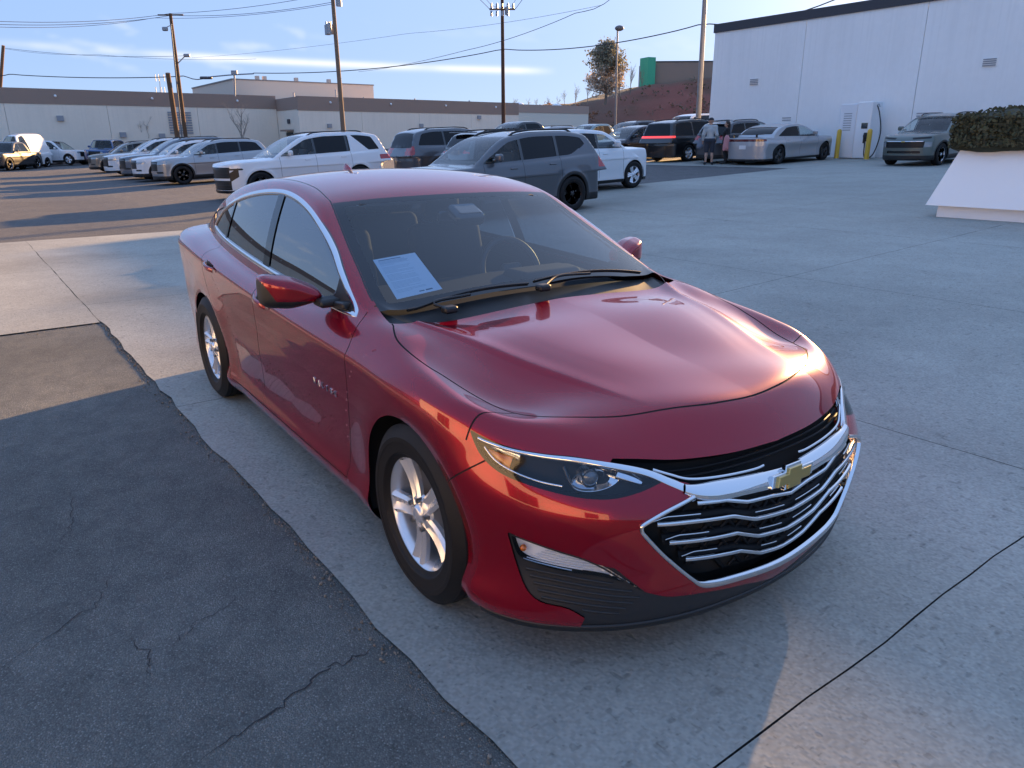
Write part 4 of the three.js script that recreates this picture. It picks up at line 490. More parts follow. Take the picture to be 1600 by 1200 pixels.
  // cabin: dark liner, seats
  part('cabin', [at(rbox(Math.abs(rl[0][0] - cx) - .5, .06, p.W - .35, .02), (rl[0][0] + cx) / 2, cy - .55, 0), at(rbox(.5, .2, p.W - .4, .06), cx - .35, cy - .08, 0), ...[[-.75, .4], [-.75, -.4], [-1.65, .4], [-1.65, -.4]].filter(q => cx + q[0] - .7 > rl[0][0]).flatMap(([dx, z]) => [at(rbox(.16, .6, .46, .06), cx + dx - .35, cy - .12, z, 0, 0, .2), at(rbox(.1, .17, .26, .04), cx + dx - .43, cy + .30, z, 0, 0, .2)])], cabinM, o);
  if (p.more) p.more(o, F, paint, tail, roof);
  return o;
}
const L2 = (a, b, c, d) => x => lerp(b, d, clamp((x - a) / (c - a), -.3, 1.3));
const suvL = { W: 2.0, H: 1.76, R: .385, wb: 3.07, fo: .98, ro: 1.10, cowl: [-.42, 1.13], hoodF: 1.02, belt: L2(-.5, 1.12, -4, 1.20), roof: [[-3.0, 1.765], [-2.2, 1.765], [-1.55, 1.70]], rear: [[-4.10, 1.16], [-3.82, 1.66]], pillars: [-1.72, -2.78], seams: [-.62, -1.72, -2.85], handles: [-1.45, -2.6], rails: [-3.5, -1.55], sill: .26, edge: .07, rake: .12, dpill: .22 };
const suvM = { W: 1.84, H: 1.64, R: .36, wb: 2.73, fo: .93, ro: .99, cowl: [-.30, 1.08], hoodF: .97, belt: L2(-.4, 1.05, -3.5, 1.15), roof: [[-2.6, 1.635], [-1.9, 1.645], [-1.22, 1.57]], rear: [[-3.58, 1.10], [-3.22, 1.55]], pillars: [-1.45, -2.38], seams: [-.50, -1.45, -2.42], handles: [-1.2, -2.2], rails: [-3.0, -1.25], sill: .25, edge: .08, dpill: .2, clad: 1 };
const NOSE = [-1, 0], WALL = [1, 0], nosed = 'parked cars lined up nose out in the lot';
vehicle('suv', 'large white suv with black roof rails, nearest of the nose-out row', 'suv', 7.2, 22.6, NOSE, { ...suvL, fine: 1, kink: (x, y) => -Math.max(x + 2.86, -2.98 - (1.64 - y) * 1.15 - x), grille: [[.70, .62, .92, .1, 5], [.72, .30, .56, .05, 3]], lamps: [[-.40, .34, .835, .885, 0, 'd'], [-.06, .22, .52, .76, .5, 'd']], tails: [[-.1, .35, .92, 1.06]] }, pWhite, nosed);
vehicle('suv', 'dark grey compact suv with black wheel trim, parked right behind the red sedan', 'suv', 7.80, 12.9, NOSE, { ...suvM, fine: 1, W: 1.86, tails: [[-.1, .24, .86, 1.14, -.2]], tailIn: .5, grille: [[.55, .6, .9, .1, 4]], kink: (x, y) => y - 1.10 < .42 * (-x - 2.6) ? .42 * (-x - 2.6) - (y - 1.10) : -1, rim: alloyDarkM }, pGrey);
vehicle('hatchback', 'boxy white hatchback parked tail to tail with the dark grey suv', 'hatchback', 15.3, 15.8, WALL, { ...suvM, fine: 1, W: 1.80, H: 1.61, wb: 2.60, fo: .84, ro: .75, cowl: [-.25, 1.10], hoodF: 1.03, belt: L2(-.3, 1.06, -3, 1.12), roof: [[-2.7, 1.60], [-1.8, 1.615], [-1.05, 1.56]], rear: [[-3.22, 1.15], [-3.10, 1.52]], pillars: [-1.30, -2.25], seams: [-.42, -1.30, -2.28], handles: [-1.08, -2.05], rails: null, clad: 0, grille: [[.5, .3, .5, .1, 2]], lamps: [[-.30, .1, .82, .98]], tails: [[-.1, .1, .95, 1.4]] }, pWhite);
const encP = { ...suvM, grille: [[.52, .55, .90, .1, 4]], lamps: [[-.40, .24, .73, .82, .06], [-.30, .05, .45, .52, 0, 'd']], chrome: 1 };
vehicle('suv', 'silver suv with black wheels, second in the nose-out row beside the large white suv', 'suv', 7.55, 32.8, NOSE, { ...encP, rim: alloyDarkM, fine: 1 }, pSilver, nosed);
vehicle('suv', 'white suv third from the camera in the nose-out row', 'suv', 7.5, 36.5, NOSE, { ...encP }, pWhite, nosed);
vehicle('suv', 'grey blue suv fourth in the nose-out row, between two white ones', 'suv', 7.55, 39.2, NOSE, { ...suvL, grille: [[.6, .5, .95, .1, 5]], lamps: [[-.38, .30, .78, .87], [-.30, .08, .46, .54, 0, 'd']], chrome: 1 }, carPaint(.13, .15, .18, .5), nosed);
vehicle('suv', 'white suv fifth in the nose-out row with a wide dark grille', 'suv', 7.6, 44.0, NOSE, { ...suvL, grille: [[.6, .5, .95, .1, 5]], lamps: [[-.38, .30, .78, .87], [-.30, .08, .46, .54, 0, 'd']], chrome: 1 }, pWhite, nosed);
vehicle('suv', 'tan grey suv at the far end of the nose-out row', 'suv', 7.7, 50.2, NOSE, { ...encP, H: 1.62 }, pTan, nosed);
vehicle('suv', 'grey suv seen from behind beyond the large white suv, with dark rear window', 'suv', 17.2, 24.2, WALL, { ...suvL, tails: [[-.1, .15, .9, 1.2]] }, pGrey);
vehicle('suv', 'dark low suv with a rear spoiler showing between the white suv and the grey suv', 'suv', 16.6, 20.4, WALL, { ...suvM, H: 1.66, tails: [[-.1, .12, .98, 1.08]], more: (o, F, pt, tail) => part('roof_spoiler', at(rbox(.28, .03, 1.2, .012), tail + .42, 1.60, 0), glossM, o) }, pBlack);
vehicle('pickup_truck', 'black crew cab pickup, only its cab showing above the grey suv', 'pickup', 19.6, 28.4, NOSE, { ...suvL, H: 1.92, wb: 3.6, ro: 1.1, belt: L2(-.5, 1.24, -4, 1.26), cowl: [-.55, 1.24], hoodF: 1.12, roof: [[-2.3, 1.92], [-1.8, 1.925], [-1.5, 1.86]], rear: [[-2.95, 1.30], [-2.72, 1.80]], pillars: [-1.75], seams: [-.7, -1.75, -2.7], handles: [-1.5, -2.5], rails: null, deck: 1.22, R: .41, sill: .32 }, pBlack);
vehicle('suv', 'silver roofed suv just past the white hatchback, mostly hidden', 'suv', 30.2, 33.6, WALL, { ...suvM, H: 1.72 }, pSilver);
vehicle('pickup_truck', 'pale aqua green extended cab pickup facing left behind the white hatchback', 'pickup', 25.9, 30.0, NOSE, { ...suvM, W: 1.82, H: 1.68, wb: 3.1, fo: .85, ro: 1.15, belt: L2(-.4, 1.12, -3, 1.12), cowl: [-.45, 1.10], hoodF: 1.0, roof: [[-2.15, 1.68], [-1.6, 1.69], [-1.25, 1.63]], rear: [[-2.52, 1.16], [-2.36, 1.58]], pillars: [-1.75], seams: [-.55, -1.72], handles: [-1.5], rails: null, deck: 1.08, clad: 0, lamps: [[-.45, .1, .78, .92]], grille: [[.45, .78, .92, 0, 2]] }, pAqua);
vehicle('suv', 'dark blue car with a large windshield between the aqua pickup and the black minivan', 'suv', 25.6, 26.6, NOSE, { ...suvM, H: 1.55, cowl: [-.2, 1.0], hoodF: .9, belt: L2(-.4, .98, -3.5, 1.08), roof: [[-2.6, 1.52], [-1.9, 1.55], [-1.25, 1.49]], rear: [[-3.5, 1.05], [-3.1, 1.45]], rails: null, clad: 0 }, carPaint(.012, .016, .03, .3));
vehicle('minivan', 'black minivan with a full width red tail light bar, parked facing the white wall', 'minivan', 29.3, 23.3, WALL, { ...suvL, H: 1.74, wb: 3.09, fo: .98, ro: 1.10, R: .36, cowl: [-.2, 1.10], hoodF: .95, belt: L2(-.4, 1.02, -4, 1.08), roof: [[-3.2, 1.735], [-2.2, 1.75], [-1.3, 1.66]], rear: [[-4.12, 1.12], [-3.92, 1.64]], pillars: [-1.6, -2.75], rails: [-3.7, -1.5], tailBar: [1.02, 1.10, std(.6, .01, .01, .2, 0, { clearcoat: 1, emissive: new THREE.Color(1, .05, .04), emissiveIntensity: .5 })], plate: [.86, -.005], fine: 1 }, pBlack);
vehicle('suv', 'grey suv behind the two people, between the minivan and the silver sedan', 'suv', 28.9, 20.45, WALL, { ...suvM, H: 1.70, tails: [[-.1, .16, .92, 1.12, .1]], more: (o, F, pt, tail) => part('roof_spoiler', at(rbox(.22, .03, 1.2, .012), tail + .40, 1.64, 0), glossM, o) }, pGrey);
vehicle('sedan', 'silver muscle sedan with black wheels and a thin rear wing by the white wall', 'car', 28.75, 18.4, WALL, { ...suvM, fine: 1, W: 1.90, H: 1.47, wb: 3.05, fo: .95, ro: 1.04, R: .355, cowl: [-.35, .99], hoodF: .90, belt: L2(-.4, .93, -3.6, 1.02), deck: 1.03, roof: [[-2.4, 1.44], [-1.9, 1.47], [-1.45, 1.43]], rear: [[-3.30, 1.12], [-2.80, 1.37]], pillars: [-1.75], seams: [-.55, -1.72, -2.7], handles: [-1.5, -2.5], rails: null, clad: 0, sill: .2, tailBar: [.865, .955, std(.10, .004, .006, .15, 0, { clearcoat: 1 })], rim: alloyDarkM, dpill: .42, tailRake: .05, plate: [.66, -.004], more: (o, F, pt, tail) => part('rear_wing', [at(rbox(.20, .03, 1.55, .01), tail + .12, 1.12, 0), at(rbox(.08, .12, .05, .01), tail + .15, 1.06, .5), at(rbox(.08, .12, .05, .01), tail + .15, 1.06, -.5)], glossM, o) }, carPaint(.40, .41, .43, .55));
vehicle('suv', 'sage grey suv with black wheels facing the camera beside the white planter', 'suv', 26.75, 12.9, NOSE, { ...suvM, fine: 1, H: 1.66, wb: 2.64, fo: .90, grille: [[.62, .60, .80, .1, 3], [.55, .42, .50, .1, 1]], lamps: [[-.40, .12, .86, .92, .05, 'd'], [-.33, .15, .62, .78]], chrome: 0, tails: [[-.1, .2, .9, 1.1]], more: (o, F) => { const pts = steps(-.6, 10, .6).map(z => { const y = .80, t2 = cast(F, 0, y, z, 1, 0, 0), q = [t2, y, z]; return [q, grad(F, ...q)]; }); part('bright_strip', ribbon(pts, .03, .01, 0, false, 3), chromeM, o); part('emblem', at(rbox(.02, .04, .12, .008), cast(F, 0, .79, 0, 1, 0, 0) + .012, .79, 0), std(.5, .35, .1, .3, .9), o); } }, pSage);
vehicle('van', 'white high cab van top showing above the minivan, parked beyond the wall end', 'van', 35.4, 31.5, NOSE, { ...suvL, H: 2.05, cowl: [-.2, 1.25], hoodF: 1.1, belt: L2(-.4, 1.24, -4, 1.24), roof: [[-3.2, 2.04], [-1.8, 2.05], [-.95, 1.95]], rear: [[-4.15, 1.3], [-4.05, 1.94]], rails: null, pillars: [-1.4] }, pWhite);
vehicle('suv', 'dark suv roof showing behind the aqua pickup', 'suv', 35, 36.4, NOSE, { ...suvL, H: 1.75 }, carPaint(.03, .035, .05, .4));
vehicle('pickup_truck', 'dark off-road pickup at far left in front of a white van', 'pickup', 2.9, 63.4, [-.55, -.83], { ...suvL, fine: 1, H: 1.92, wb: 3.4, ro: 1.1, belt: L2(-.5, 1.20, -4, 1.22), cowl: [-.55, 1.20], hoodF: 1.12, roof: [[-2.3, 1.92], [-1.8, 1.925], [-1.4, 1.86]], rear: [[-2.85, 1.28], [-2.62, 1.80]], pillars: [-1.7], seams: [-.7, -1.7], handles: [-1.5, -2.4], rails: null, deck: 1.22, R: .43, sill: .38, grille: [[.7, .62, 1.0, 0, 3]], lamps: [[-.42, .1, .88, 1.02]] }, carPaint(.035, .036, .04, .4));
vehicle('cargo_van', 'high roofed white cargo van behind the dark pickup at far left', 'van', 4.0, 66.6, [-.6, -.8], { ...suvM, W: 1.8, H: 2.45, wb: 2.95, fo: .8, ro: .95, cowl: [.15, 1.15], hoodF: 1.0, belt: L2(-.2, 1.08, -3, 1.1), roof: [[-3.2, 2.43], [-1.6, 2.45], [-.55, 2.30]], rear: [[-3.78, 1.2], [-3.70, 2.3]], pillars: [-1.3], seams: [-.2, -1.3, -2.4], handles: [-1.1], rails: null, clad: 0, kink: (x, y) => -x - 1.3 > 0 ? 1 : -1, lamps: [[-.4, .1, .85, 1.0]], grille: [[.5, .6, .85, 0, 3]] }, pWhite);
vehicle('pickup_truck', 'white pickup facing right near the far building', 'pickup', 8.6, 69.6, [.75, -.66], { ...suvL, H: 1.9, wb: 3.5, ro: 1.15, belt: L2(-.5, 1.18, -4, 1.2), cowl: [-.5, 1.18], hoodF: 1.08, roof: [[-2.2, 1.89], [-1.8, 1.9], [-1.4, 1.84]], rear: [[-2.75, 1.26], [-2.55, 1.78]], pillars: [-1.7], seams: [-.7, -1.7], handles: [-1.5, -2.3], rails: null, deck: 1.18, R: .41, sill: .34, grille: [[.65, .6, .95, 0, 3]], lamps: [[-.42, .1, .85, .98]] }, pWhite);
vehicle('off_road_car', 'blue square off-road car facing the camera beside the white pickup', 'suv', 9.6, 65.6, [-.5, -.86], { ...suvM, W: 1.88, H: 1.85, wb: 2.9, fo: .75, ro: .75, R: .41, cowl: [-.65, 1.20], hoodF: 1.12, belt: L2(-.6, 1.16, -3, 1.16), roof: [[-2.6, 1.84], [-1.8, 1.85], [-1.05, 1.80]], rear: [[-3.5, 1.2], [-3.44, 1.75]], pillars: [-1.6, -2.5], rails: null, sill: .34, grille: [[.42, .72, 1.02, 0, 1]], lamps: [[-.30, -.05, .82, 1.0]], edge: .04 }, pBlue);
// ---------- buildings, planter, charging post, poles, hill and trees ----------
const streak = (() => { const n = 512, t = tex2(n, (i, j) => { const y = j / n, a = tn(i, j, n, 40, 3), b = vnoise(i / n * 90, y * 5 + 3, 90), c = tn(i, j, n, 6, 8), run = sst(.55, .8, vnoise(i / n * 60, 7, 60)) * sst(.2, 1, y) * .5 + sst(.6, .85, vnoise(i / n * 33, 17, 33)) * sst(.35, 0, y) * .6; return [.955 + (c - .5) * .05 + (a - .5) * .025 + (b - .5) * .02 - run * .05, .5 + (a - .5) * .4]; }); return t; })();
const wallM = std(.90, .90, .885, .8, 0, { map: streak[0], bumpMap: streak[1], bumpScale: .004 }), bandM = std(.05, .052, .062, .7), facM = std(.87, .76, .62, .85, 0, { map: streak[0], bumpMap: streak[1], bumpScale: .004 }), brownM = std(.32, .225, .175, .85), beigeM = std(.66, .53, .42, .85), ventM = std(.30, .31, .33, .6), roofM = std(.2, .19, .18, .9);
const alongT = (s, t0, t1, y0, y1, th) => { const [x0, , z0] = site(s, t0), [x1, , z1] = site(s, t1); return boxOn([x0, z0], [x1, z1], y0, y1, th); };
function boxOn(a, b, y0, y1, th) { const dx = b[0] - a[0], dz = b[1] - a[1], L = Math.hypot(dx, dz); return new THREE.BoxGeometry(L, y1 - y0, th).rotateY(Math.atan2(-dz, dx)).translate((a[0] + b[0]) / 2, (y0 + y1) / 2, (a[1] + b[1]) / 2); }
const sBox = (s0, s1, t0, t1, y0, y1) => new THREE.BoxGeometry(s1 - s0, y1 - y0, t1 - t0).rotateY(Math.atan2(-E1[1], E1[0])).translate(((s0 + s1) / 2) * E1[0] + ((t0 + t1) / 2) * D2[0], (y0 + y1) / 2, ((s0 + s1) / 2) * E1[1] + ((t0 + t1) / 2) * D2[1]);
{ // white showroom wall on the right: panels with open joints, dark coping, vents
  const o = thing('white_building', 'large plain white wall with dark roof edge and thin vertical joints on the right', 'building');
  const top = 6.58, y0 = .8, s0 = 31.0; part('core', sBox(31.06, 60, -60, 25.2, y0 - 1, top - .3), wallM, o);
  const J = [25.3, 20.4, 15.3, 10.2, 5.1, 0, -5.1, -10.2, -15.3, -20.4, -40, -60];
  for (let i = 0; i + 1 < J.length; i++) part('wall_panel', sBox(s0, s0 + .10, J[i + 1] + .012, J[i] - .012, y0 - .5, top), wallM, o);
  part('roof_edge', sBox(s0 - .06, s0 + .5, -60, 25.36, top, top + .38), bandM, o); part('roof', sBox(s0 + .3, 60, -60, 25.2, top - .2, top - .1), roofM, o); part('end_wall', sBox(s0 + .11, 60, 25.2, 25.3, y0 - .5, top), wallM, o);
  const vent = (t, y, w, h) => { part('vent', sBox(s0 - .03, s0 + .02, t - w / 2, t + w / 2, y - h / 2, y + h / 2), wallM, o); for (let k = 0; k < 4; k++) part('vent_slat', sBox(s0 - .05, s0 - .032, t - w / 2 + .03, t + w / 2 - .03, y - h / 2 + h * (k + .15) / 4, y - h / 2 + h * (k + .75) / 4), ventM, o); };
  vent(22.8, 4.25, .50, .28); vent(12.8, 4.28, .50, .28); for (const t of [20.9, 17.9, 14.9]) { part('slot_vent', sBox(s0 - .02, s0 + .01, t - .22, t + .22, 2.50, 2.54), ventM, o); part('slot_vent', sBox(s0 - .02, s0 + .01, t - .22, t + .22, 2.60, 2.64), ventM, o); }
  part('roof_pipe', [bar([...site(33, 12.2, 0)].map((v, i) => i === 1 ? 6.5 : v), [...site(33, 12.2, 0)].map((v, i) => i === 1 ? 7.4 : v), .05)], ventM, o);
}
{ // long far buildings
  const o = thing('warehouse', 'long pale grey flat roofed building with a brown top band at far left', 'building'), H = 6.12;
  const pier = (s0, s1, t, y1 = H, nm = 'wall') => { const n = Math.max(1, Math.round((s1 - s0) / 7.4)); for (let k = 0; k < n; k++) part('wall_panel', sBox(lerp(s0, s1, k / n) + .012, lerp(s0, s1, (k + 1) / n) - .012, t, t + .2, -.2, y1 - 1.2), facM, o); part('brown_band', sBox(s0, s1, t - .04, t + .22, y1 - 1.2, y1), brownM, o); for (let k = 0; k < n; k++) { part('wall_light', new THREE.SphereGeometry(.11, 10, 8).translate(...(() => { const p = site(lerp(s0, s1, (k + .5) / n), t - .12); p[1] = y1 - .55; return p; })()), wallM, o); } };
  pier(-70, 27.3, 75.5); part('core', sBox(-70, 27.3, 75.75, 110, -.2, H - .1), facM, o); part('return_wall', sBox(27.3, 27.5, 70.05, 75.45, -.2, 4.72), facM, o); part('return_band', sBox(27.26, 27.5, 70.05, 75.45, 4.72, 5.80), brownM, o);
  part('roof', sBox(-70, 27.2, 75.75, 110, H - .12, H - .04), roofM, o);
  part('louvre', Array.from({ length: 9 }, (_, k) => sBox(17.2, 19.2, 75.40, 75.47, 2.6 + k * .22, 2.74 + k * .22)), ventM, o); for (const [s, y] of [[8.4, 3.6], [16.2, 2.2], [2.0, 4.2], [13, 2.3]]) part('wall_box', sBox(s, s + .5, 75.3, 75.5, y, y + .42), ventM, o);
  const q = thing('warehouse', 'pale grey flat roofed block with a brown band and dark doorway, centre of the skyline', 'building');
  const pier2 = (s0, s1, t, y1) => { const n = Math.round((s1 - s0) / 6.8); for (let k = 0; k < n; k++) { part('wall_panel', sBox(lerp(s0, s1, k / n) + .012, lerp(s0, s1, (k + 1) / n) - .012, t, t + .2, -.2, y1 - 1.25), facM, q); part('wall_light', new THREE.SphereGeometry(.11, 10, 8).translate(...(() => { const p = site(lerp(s0, s1, (k + .5) / n), t - .12); p[1] = y1 - .5; return p; })()), wallM, q); } part('brown_band', sBox(s0, s1, t - .04, t + .22, y1 - 1.25, y1), brownM, q); };
  pier2(27.25, 52.8, 69.8, 5.85); part('core', sBox(27.55, 52.7, 70.05, 95, -.2, 5.7), facM, q); part('end_wall', sBox(52.75, 52.85, 70.05, 78.3, -.2, 5.8), facM, q);
  { const g = sBox(27.2, 27.28, 71.6, 73.2, -.1, 2.7); part('doorway', g, std(.02, .022, .03, .5), q); part('door_hood', sBox(26.7, 27.28, 71.4, 73.4, 2.8, 2.95), brownM, q); part('house_sign', sBox(27.2, 27.28, 72.1, 72.7, 3.5, 3.9), bandM, q); }
  for (const [s, y] of [[40, 3.2], [47.2, 4.1], [30, 3.1]]) part('wall_box', sBox(s, s + .4, 69.6, 69.8, y, y + .35), ventM, q);
  part('roof_pipe', [28.6, 33, 36, 42, 49].map(s => { const p = site(s, 74); return bar([p[0], 5.6, p[2]], [p[0], 6.5 + .3 * Math.sin(s), p[2]], .09); }), ventM, q);
  const w = thing('warehouse', 'wing tinted cream with a pinkish band as if sunlit, at the right end of the far buildings', 'building');
  part('wall', sBox(52.9, 71.1, 78.4, 90, -.2, 5.28), std(.72, .66, .55, .85), w); part('band', sBox(52.88, 71.15, 78.35, 90.05, 5.28, 6.24), std(.42, .30, .24, .85), w); for (const s of [62, 68.5]) part('roof_vent', at(new THREE.SphereGeometry(.55, 12, 8).scale(1.4, .7, 1), ...(() => { const p = site(s, 82); p[1] = 6.3; return p; })()), wallM, w);  // warm wall and band tints stand in for low sun on them
  const u = thing('upper_storey', 'beige windowless upper block standing behind the far flat roofs', 'building');
  part('front', sBox(26.1, 42.2, 84, 84.3, 5, 8.1), beigeM, u); part('side', sBox(26.0, 26.1, 84.02, 100, 5, 8.1), beigeM, u); part('coping', sBox(25.9, 42.3, 83.95, 100, 8.1, 8.22), std(.25, .22, .2, .8), u); for (const s of [29.2, 30, 33.6, 37.5]) part('roof_unit', sBox(s, s + .35, 86, 86.5, 8.2, 8.75), beigeM, u);
}
{ // planter with hedge
  const a = [13.62, 6.25], o = thing('planter', 'white planter with sloping sides on a recessed plinth at the right edge', 'planter', site(...a));
  const q = (s, t, y) => { const p = site(a[0] + s, a[1] + t, 0), r = site(...a); return [p[0] - r[0], y, p[2] - r[2]]; };
  const hull = (b0, b1, y0, y1, inset_) => { const [s0, s1, t0, t1] = b0, lo = [q(s0, t0, y0), q(s1, t0, y0), q(s1, t1, y0), q(s0, t1, y0)], hi = inset_.map ? [q(b1[0], b1[2], y1), q(b1[1], b1[2], y1), q(b1[1], b1[3], y1), q(b1[0], b1[3], y1)] : 0; const V = [...lo, ...hi], F = [[0, 1, 5, 4], [1, 2, 6, 5], [2, 3, 7, 6], [3, 0, 4, 7], [4, 5, 6, 7]], P = []; for (const f of F) { const [A, B, C2, D] = f.map(i => V[i]); P.push(...A, ...C2, ...B, ...A, ...D, ...C2); } const g = new THREE.BufferGeometry(); g.setAttribute('position', new THREE.Float32BufferAttribute(P, 3)); g.computeVertexNormals(); return g; };
  part('plinth', hull([.12, 9, -7, -.16], [.12, 9, -7, -.16], -.1, .2, []), wallM, o); part('sloping_box', hull([0, 9, -7, 0], [.30, 9, -7, -.30], .2, 1.14, []), wallM, o);
  const h = thing('hedge', 'clipped olive green hedge growing in the white planter', 'hedge', [...site(a[0] + 4.36, a[1] - 3.25)]); h.position.y = site(...a)[1] + 1.36; h.rotation.y = Math.atan2(-E1[1], E1[0]);
  const core = new THREE.BoxGeometry(8.4, .66, 6.1, 40, 7, 30), P = core.attributes.position; for (let i = 0; i < P.count; i++) { const x = P.getX(i), z = P.getZ(i); P.setXYZ(i, x + .1 * (vnoise(z * 4, P.getY(i) * 6 + 3) - .5), P.getY(i) * .8 + .02 + .10 * (vnoise(x * 3, z * 3) - .5) + .16 * sst(-4.1, -2.2, x), z + .1 * (vnoise(x * 4, P.getY(i) * 6) - .5)); } core.computeVertexNormals(); part('branches', core, std(.03, .032, .018, 1), h);
  const lg = new THREE.PlaneGeometry(.05, .03), n = 22000, im = new THREE.InstancedMesh(lg, std(.058, .064, .036, .85), n), M = new THREE.Matrix4(), Q = new THREE.Quaternion(), c = new THREE.Color();
  for (let i = 0; i < n; i++) { const f = rnd(); let x = rr(-4.25, 2), z = rr(-3.1, 3.1), y = rr(-.2, .5); const tp = .27 + .16 * sst(-4.1, -2.2, x); if (f < .35) y = tp + rr(-.03, .06); else if (f < .7) { x = -4.2 + rr(-.05, .05); y = rr(-.2, .27); } else { z = 3.05 + rr(-.05, .05); y = rr(-.2, tp); } Q.setFromEuler(new THREE.Euler(rnd() * 6, rnd() * 6, rnd() * 6)); const s = rr(.6, 1.5); im.setMatrixAt(i, M.compose(new THREE.Vector3(x, y, z), Q, new THREE.Vector3(s, s, s))); const k = rr(.55, 1.5); im.setColorAt(i, c.setRGB(k * rr(.9, 1.2), k, k * .9)); }
  im.name = 'foliage'; im.userData = { kind: 'stuff' }; im.castShadow = true; h.add(im);
}
{ // charging post and bollards
  const o = thing('charging_station', 'tall white electric car charging cabinet with black cable by the white wall', 'charger', site(30.05, 16.65), Math.atan2(-E1[1], E1[0]));
  part('cabinet', at(rbox(.75, 2.15, .62, .05), 0, 1.08, .12), std(.78, .79, .8, .35, 0, { clearcoat: .4 }), o); part('side_cabinet', at(rbox(.70, 2.10, .75, .05), .10, 1.06, -.62), std(.74, .75, .77, .4), o); part('base', at(rbox(.6, .22, .55, .02), -.06, .12, .12), std(.04, .07, .08, .5), o);
  part('screen', at(rbox(.02, .22, .26, .01), -.385, 1.25, .20), glossM, o); part('holster', at(rbox(.08, .34, .14, .03), -.40, .82, .30), trimM, o); part('plug', [at(rbox(.09, .13, .1, .03), -.46, .86, .30), at(rbox(.05, .22, .06, .02), -.45, .70, .28)], trimM, o); part('louvre', Array.from({ length: 8 }, (_, k) => at(rbox(.01, .03, .34, .004), -.256, 1.1 + k * .09, -.62)), ventM, o);
  part('cable', tube([[-.40, .66, .30], [-.62, .05, .52], [-.58, .10, .75], [-.50, .9, .95], [-.30, 1.7, .70], [-.1, 1.98, .48]], .025, 60, 6), trimM, o); part('cable_arm', tube([[-.05, 2.0, .42], [-.10, 2.05, .52], [-.15, 1.95, .60]], .02, 10, 6), ventM, o);
  for (const [s, t, l] of [[29.45, 17.35, 'yellow steel bollard standing left of the white charging cabinet'], [29.05, 15.85, 'yellow steel bollard standing right of the white charging cabinet']]) { const b = thing('bollard', l, 'bollard', site(s, t), 0, 'yellow bollards guarding the charger'); part('post', new THREE.LatheGeometry([[0, 1.16], [.05, 1.15], [.085, 1.11], [.09, 1.05], [.09, 0]].map(v => new THREE.Vector2(...v)), 18), std(.62, .40, .05, .55), b); part('base_collar', new THREE.CylinderGeometry(.11, .12, .03, 18).translate(0, .015, 0), concM, b); }
}
// ---------- poles, lamps and wires ----------
const woodM = std(.16, .095, .055, .9), steelM = std(.30, .31, .33, .45, .6), wireM = std(.02, .02, .022, .6);
const PX = (u, v, D) => { const f = 1146.99, p = -18.167 * Math.PI / 180, r = -.3445 * Math.PI / 180; const a = new THREE.Vector3((u - 800) / f, -(v - 600) / f, -1).applyEuler(new THREE.Euler(p, 0, r, 'YXZ')); const k = D / -a.z; return [a.x * k, 1.6049 + a.y * k, -D]; };
function pole(name, label, base, topP, r0, r1, m, group, more) { const b = [base[0], gAt(base[0], base[2]) - .2, base[2]], o = thing(name, label, name.replace(/_/g, ' ').replace('utility ', ''), b, 0, group), d = topP.map((v, i) => v - b[i]); const g = new THREE.CylinderGeometry(r1, r0, Math.hypot(...d), 10).translate(0, Math.hypot(...d) / 2, 0); g.applyQuaternion(new THREE.Quaternion().setFromUnitVectors(new THREE.Vector3(0, 1, 0), new THREE.Vector3(...d).normalize())); part('shaft', g, m, o); if (more) more(o, d); return o; }
const can = (o, d, u, off, r, h) => part('transformer', at(new THREE.CylinderGeometry(r, r, h, 14), d[0] * u + off[0], d[1] * u + off[1], d[2] * u + off[2]), steelM, o);
pole('utility_pole', 'leaning brown wooden pole at the far left edge behind the white van', [-49.5, 0, -73.5], PX(5, 71, 72), .20, .13, woodM);
pole('utility_pole', 'tall wooden pole with a crossarm and floodlight, left of the sky', PX(291, 224, 68), PX(266, 21, 64), .18, .12, woodM, undefined, (o, d) => { part('crossarm', at(rbox(2.0, .1, .1, .01), d[0], d[1] - .1, d[2]), woodM, o); part('floodlight', [at(rbox(.4, .3, .3, .08), d[0] * .98 - .55, d[1] - 1.1, d[2]), bar([d[0], d[1] - .8, d[2]], [d[0] - .5, d[1] - 1.0, d[2]], .03)], steelM, o); part('floodlight', [at(rbox(.5, .25, .3, .08), d[0] * .66 + 1.0, d[1] * .74, d[2] * .7), bar([d[0] * .68, d[1] * .68, d[2] * .68], [d[0] * .66 + .9, d[1] * .74, d[2] * .7], .04)], steelM, o); });
pole('steel_conduit_pole', 'thin grey steel pole standing beside the tall wooden pole', PX(284, 224, 66), PX(267, 40, 63), .06, .05, steelM);
pole('utility_pole', 'short cut off wooden pole left of the tall wooden pole', PX(279, 224, 62), PX(262, 114, 60), .20, .17, woodM);
pole('utility_pole', 'weathered wooden pole with a cluster of grey transformers behind the white suv', PX(538, 222, 60), PX(519, -12, 56), .19, .13, std(.22, .17, .13, .9), undefined, (o, d) => { for (const [u, x, z] of [[.80, -.42, .1], [.80, -.62, -.35], [.805, -.35, -.5]]) can(o, d, u, [x, 0, z], .20, .62); can(o, d, .955, [.42, 0, .1], .2, .7); can(o, d, 1.0, [.35, 0, -.1], .16, .6); for (const x of [-.6, -.42, -.3]) part('insulator', at(new THREE.CylinderGeometry(.05, .07, .3, 8), d[0] * .83 + x, d[1] * .83, d[2] * .83), steelM, o); });
